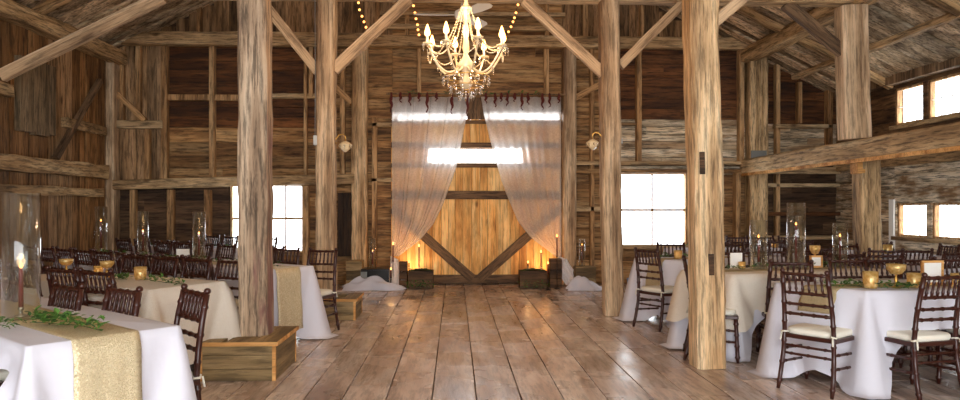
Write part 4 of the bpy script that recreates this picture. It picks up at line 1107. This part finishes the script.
# tall tapers around the door
for (px,py_f,z0,h,lab,dy) in (
  (409,262,h3+.02,None,'thin taper at the left of the left moss crate',None),
  (419,246,h3+.02,None,'tall taper rising from the left moss crate',None),
  (528,267,h4+.02,None,'short taper on the right moss crate',None),
  (541,252,h4+.02,None,'tall taper rising from the right moss crate',None)):
    Y=(e3 if px<480 else e4).location.y; zf=P(px,py_f,Y=Y).z; h=max(.05,zf-z0-.06)
    taper(P(px,200,Y=Y).x,Y,z0,h,lab,lamp=.6,fl=.05)
def floor_taper(px,py_f,py_b,lab,Y=None):
    b=P(px,py_b,z=0); Y=min(Y or b.y,YB-.42); zf=P(px,py_f,Y=Y).z
    e=empty('candle_stand',(P(px,200,Y=Y).x,Y,0)); tag(e,'slim iron stand for the '+lab,'candle stand')
    hs=zf*.62; m_=MB(); m_.lathe([(.05,0),(.05,.008),(.007,.02),(.006,hs-.02),(.016,hs-.01),(.016,hs),(1e-4,hs)],12); m_.build('stand',M['black_metal'],e,smooth=True)
    taper(P(px,200,Y=Y).x,Y,hs,zf-hs-.02,lab,holder=False,lamp=.6,fl=.05)
floor_taper(393,244,284,'tall taper burning by the left curtain knot')
floor_taper(391,269,287,'low taper burning behind the left floor drape',11.75)
floor_taper(557,236,284,'tall taper burning by the right curtain knot',11.75)
floor_taper(548,263,288,'low taper burning right of the right moss crate',11.6)
p=e5.location; hurricane(P(582,200,Y=p.y).x,p.y,h5+.016,.055,.46,'glass cylinder with a candle on the tan crate'); taper(P(582,200,Y=p.y).x,p.y,h5+.03,.30,'candle burning in the glass cylinder on the tan crate',lamp=.5)
m_=MB(); m_.lathe([(.05,0),(.06,.16),(.056,.16),(.046,.006),(1e-4,.006)],16); o=m_.build('paper_cup',M['blue'],loc=(P(627,286,z=0).x,11.9,0),smooth=True); tag(o,'small blue tub on the floor below the right back window','cup')

# ------------------------------------------------------------------ chandelier, fan, sconces, strings
CY=7.0; pc=P(466,44,Y=CY); 
ch=empty('chandelier',(pc.x,CY,pc.z)); ch.scale=(1.07,1.07,1.07); tag(ch,'lit crystal chandelier with candle bulbs hanging before the curtains','chandelier')
m_=MB(); m_.lathe([(.012,-.42),(.05,-.40),(.07,-.36),(.03,-.31),(.02,-.27),(.06,-.24),(.09,-.20),(.05,-.15),(.02,-.10),(.035,-.04),(.02,.05),(.03,.12),(.015,.2),(.03,.28),(.045,.33),(.02,.38),(.012,.45),(1e-4,.46)],20); m_.build('stem',M['crystal_body'],ch,smooth=True)
m_=MB(); m_.tube([(0,0,.45),(0,0,2.3)],.006,6); m_.build('chain',M['silver'],ch)
m_=MB(); m_.lathe([(.045,.31),(.055,.33),(.045,.35),(.02,.34)],20); m_.build('crown',M['crystal_body'],ch,smooth=True)
def drop(m_,p,s=.016,k=1.9):
    p=Vector(p); m_.add([p+Vector((0,0,s*.6)),p+Vector((s*.5,0,0)),p+Vector((0,s*.5,0)),p+Vector((-s*.5,0,0)),p+Vector((0,-s*.5,0)),p+Vector((0,0,-s*k))],[(0,1,2),(0,2,3),(0,3,4),(0,4,1),(5,2,1),(5,3,2),(5,4,3),(5,1,4)])
NA=8
for i in range(NA):
    a=2*PI*(i+.35)/NA; ca,sa=math.cos(a),math.sin(a); r0=.37; zc=-.06+(.0 if i%2 else .03)
    arm=MB(); pts=[]
    for k in range(15):
        t=k/14; r=.04+(r0-.04)*t; z=-.20-.10*math.sin(PI*t)*(1)+ (zc+.20)*t**2.2; pts.append((r*ca,r*sa,z))
    arm.tube(pts,[.010]*15,7); ao=arm.build('arm',M['crystal_body'],ch,smooth=True)
    m_=MB(); m_.lathe([(.008,-.01),(.045,.004),(.05,.012),(.02,.008),(1e-4,.006)],14,(r0*ca,r0*sa,zc)); m_.build('drip_cup',M['crystal_body'],ao,smooth=True)
    m_=MB(); m_.lathe([(.011,.0),(.011,.06),(1e-4,.06)],10,(r0*ca,r0*sa,zc+.008)); m_.build('candle_sleeve',M['wax_white'],ao)
    m_=MB(); m_.lathe([(1e-4,0),(.023,.018),(.027,.040),(.018,.075),(.006,.112),(1e-4,.12)],10,(r0*ca,r0*sa,zc+.068)); m_.build('candle_bulb',M['flame_big'],ao,smooth=True)
    for k in range(5):
        m_=MB(); b=2*PI*k/5; drop(m_,(r0*ca+.048*math.cos(b),r0*sa+.048*math.sin(b),zc-.012),.024,2.3); m_.build('crystal_drop',M['crystal'],ao)
    for k in range(2):
        t=.45+.25*k; r=.04+(r0-.04)*t; z=-.20-.10*math.sin(PI*t)+(zc+.20)*t**2.2; m_=MB(); drop(m_,(r*ca,r*sa,z-.022),.026,2.2); m_.build('crystal_drop',M['crystal'],ao)
    # bead swag from crown to arm
    m_=MB(); n=28
    m_.tube([((.05+(r0-.07)*k/12)*ca,(.05+(r0-.07)*k/12)*sa,.32+(zc-.30)*k/12-.16*math.sin(PI*k/12)) for k in range(13)],.0025,5)
    for k in range(n):
        t=k/(n-1); r=.05+(r0-.07)*t; z=.32+(zc-.32+.02)*t-.16*math.sin(PI*t); m_.ball((r*ca,r*sa,z),.0078,5)
    m_.build('bead_swag',M['crystal_body'],ch,smooth=True)
    m_=MB(); a2=2*PI*(i+1.35)/NA; n=14
    m_.tube([(r0*((1-k/9)*ca+k/9*math.cos(a2)),r0*((1-k/9)*sa+k/9*math.sin(a2)),zc-.02-.09*math.sin(PI*k/9)) for k in range(10)],.003,5)
    for k in range(n):
        t=k/(n-1); x=r0*((1-t)*ca+t*math.cos(a2)); y=r0*((1-t)*sa+t*math.sin(a2)); m_.ball((x,y,zc-.02-.09*math.sin(PI*t)),.007,5)
    m_.build('bead_swag',M['crystal_body'],ch,smooth=True)
for rr,zz,nn,sz in ((.22,-.34,18,.030),(.15,-.42,14,.032),(.07,-.47,8,.034)):
    m_=MB(); m_.tube([(rr*math.cos(2*PI*k/24),rr*math.sin(2*PI*k/24),zz+.03) for k in range(24)],.005,6,close=True); m_.build('crystal_ring',M['gold'],ch,smooth=True)
    for k in range(nn):
        a=2*PI*k/nn; m_=MB(); m_.ball((rr*math.cos(a),rr*math.sin(a),zz+.012),.009,5); drop(m_,(rr*math.cos(a),rr*math.sin(a),zz-.02),sz*.8,1.7); m_.build('crystal_drop',M['crystal'],ch)
for (x,y,z,en) in ((.46,.1,.2,17),(-.46,-.1,.2,17),(.1,-.46,.2,17),(-.1,.46,.2,17)):
    l=bpy.data.lights.new('chandelier_glow','POINT'); l.energy=en; l.color=(1,.66,.38); l.shadow_soft_size=.12; lo=bpy.data.objects.new('chandelier_glow',l); COL.objects.link(lo); lo.parent=ch; lo.location=(x,y,z)

# ceiling fan
FY=9.9; pf=P(462,15,Y=FY); fan=empty('ceiling_fan',(pf.x,FY,pf.z)); tag(fan,'white ceiling fan behind the chandelier top','ceiling fan')
m_=MB(); m_.lathe([(.03,-.09),(.09,-.06),(.11,0),(.10,.05),(.03,.09),(.014,.12),(.014,2.4),(1e-4,2.4)],20); m_.build('motor',M['white_paint'],fan,smooth=True)
for a in (182,-58,60):
    if a in (120,252): pass
    ar=math.radians(a); m_=MB(); Mx=Matrix.Rotation(ar,4,'Z')@Matrix.Rotation(-.38,4,'X')
    n=10; vs=[];fs=[]
    for i in range(n+1):
        t=i/n; x=.10+.58*t; w=.03+.05*math.sin(min(1,t*1.6)*PI/2); 
        if t>.93: w*=.7
        for y,z in ((-w,-.004),(w,-.004),(w,.004),(-w,.004)): vs.append(Mx@Vector((x,y,z)))
    for i in range(n):
        for k in range(4): fs.append((i*4+k,i*4+(k+1)%4,(i+1)*4+(k+1)%4,(i+1)*4+k))
    fs+=[(3,2,1,0),(n*4,n*4+1,n*4+2,n*4+3)]
    m_.add(vs,fs); m_.build('blade',M['white_paint'],fan)

def sconce(px,py,side,Y,label):
    p=P(px,py,Y=Y); e=empty('wall_sconce',p); tag(e,label,'wall lamp')
    s=side # +1: post lies to the left (lamp extends right)
    m_=MB(); m_.tube([(-s*.11,0,.04),(-s*.09,0,.09),(-s*.05,0,.14),(0,0,.15),(.03*s,0,.12),(.03*s,0,.06)],.010,8); m_.lathe([(.03,-.02),(.035,0),(.02,.02),(1e-4,.025)],14,(-s*.11,0,.04)); m_.build('arm',M['gold'],e,smooth=True)
    m_=MB(); m_.lathe([(.02,.06),(.05,.045),(.085,.02),(.08,.01),(.05,-.045),(.015,-.075),(1e-4,-.08)],12,(.03*s,0,0)); m_.build('glass_shade',M['crystal_body'],e)
    for k in range(8):
        m_=MB(); drop(m_,(.03*s+.08*math.cos(k*PI/4),.08*math.sin(k*PI/4),.004),.022,2); m_.build('crystal_drop',M['crystal'],e)
    return e
sconce(343,146,1,YM,'glass and gold wall sconce on the post left of the curtains')
sconce(595,144,-1,YM,'glass and gold wall sconce on the post right of the curtains')
m_=MB(); m_.box(-.025,.025,-.04,.04,-.06,.06); o=m_.build('plug_box',M['plug'],loc=(plm-.125,YM-.08,P(317,141,Y=YM).z),bevel=.006); tag(o,'grey plug box with a cable on the post left of the curtains','plug box')
m_=MB(); m_.tube([(plm-.13,YM-.1,P(317,138,Y=YM).z),(plm-.125,YM-.11,3.0),(plm-.13,YM-.11,4.2)],.005,6); o=m_.build('power_cable',M['tin']); tag(o,'thin grey cable running up the post from the plug box','cable')
m_=MB(); m_.box(-.02,.02,-.012,.012,-.03,.03); o=m_.build('light_switch',M['plug'],loc=(P(621,141,Y=YM).x,YM-.0,P(621,141,Y=YM).z)); tag(o,'small pale switch on the right side of the post right of the door','switch')

def strand(pts,label,Y=11.2):
    """fairy lights: cord and round bulbs"""
    ps=[P(x,y,Y=Y) for x,y in pts]; o=ps[0]; e=empty('string_lights',o); tag(e,label,'string lights')
    m_=MB(); m_.tube([p-o for p in ps],.004,5); m_.build('cord',M['wire'],e)
    for p in ps[1:]:
        b=MB(); b.ball(p-o+Vector((0,0,-.012)),.019,8); b.build('bulb',M['fairy'],e,smooth=True)
strand([(360,-40),(358,-22),(357.5,-14),(358,-6),(358.5,2),(359.5,9),(362,15.5),(364,21),(366,26.5),(374,37)],'warm string lights hanging straight above the left back post')
strand([(411,-40),(412,-20),(412.5,-10),(413,-3),(413.5,5),(415,12),(416,18),(417.5,24),(418,29),(419,34)],'warm string lights hanging left of the chandelier')
strand([(524,-40),(522,-20),(520.5,-10),(519,-3),(518,4),(516,12),(514.5,17),(513,21),(511,26),(508.5,31),(505,36)],'warm string lights hanging right of the chandelier')

# ------------------------------------------------------------------ light
w=bpy.data.worlds.new('sky'); sc.world=w; w.use_nodes=True; N=w.node_tree.nodes; L=w.node_tree.links
bg=N['Background']; bg.inputs[0].default_value=(.93,.97,1.0,1); bg.inputs[1].default_value=6.5
def portal(loc,rot,sx,sy,name):
    l=bpy.data.lights.new(name,'AREA'); l.shape='RECTANGLE'; l.size=sx; l.size_y=sy; l.cycles.is_portal=True
    o=bpy.data.objects.new(name,l); COL.objects.link(o); o.location=loc; o.rotation_euler=rot
portal((.4,YF-.12,2.05),(PI/2,0,0),7.6,4.1,'portal_front')
def wport(px0,px1,py0,py1): 
    portal(((BX(px0)+BX(px1))/2,YB+.22,(BZ(py0)+BZ(py1))/2),(-PI/2,0,0),BX(px1)-BX(px0),BZ(py0)-BZ(py1),'portal_back')
wport(229,303,185,252); wport(620,687,174,246); wport(430,523,148,163); wport(393,561,112.6,119)
for (a,b,z0,z1) in WR: portal((XR+.16,(a+b)/2,(z0+z1)/2),(PI/2,0,PI/2),abs(a-b),z1-z0,'portal_right')
# warm uplights tucked on the floor behind the crates, washing the door boards
for px in (400,553):
    x=BX(px); l=bpy.data.lights.new('door_uplight','SPOT'); l.energy=22; l.color=(1,.64,.32); l.spot_size=1.9; l.spot_blend=.8; l.shadow_soft_size=.08
    o=bpy.data.objects.new('door_uplight',l); COL.objects.link(o); o.location=(x+(.12 if px<480 else -.12),YB-.16,.12)
    o.rotation_euler=Vector((0.35 if px<480 else -.35,.04,1)).to_track_quat('-Z','Y').to_euler()
vs=sc.view_settings; vs.view_transform='Standard'; vs.look='None'; vs.exposure=0.5; vs.gamma=1; vs.use_curve_mapping=False
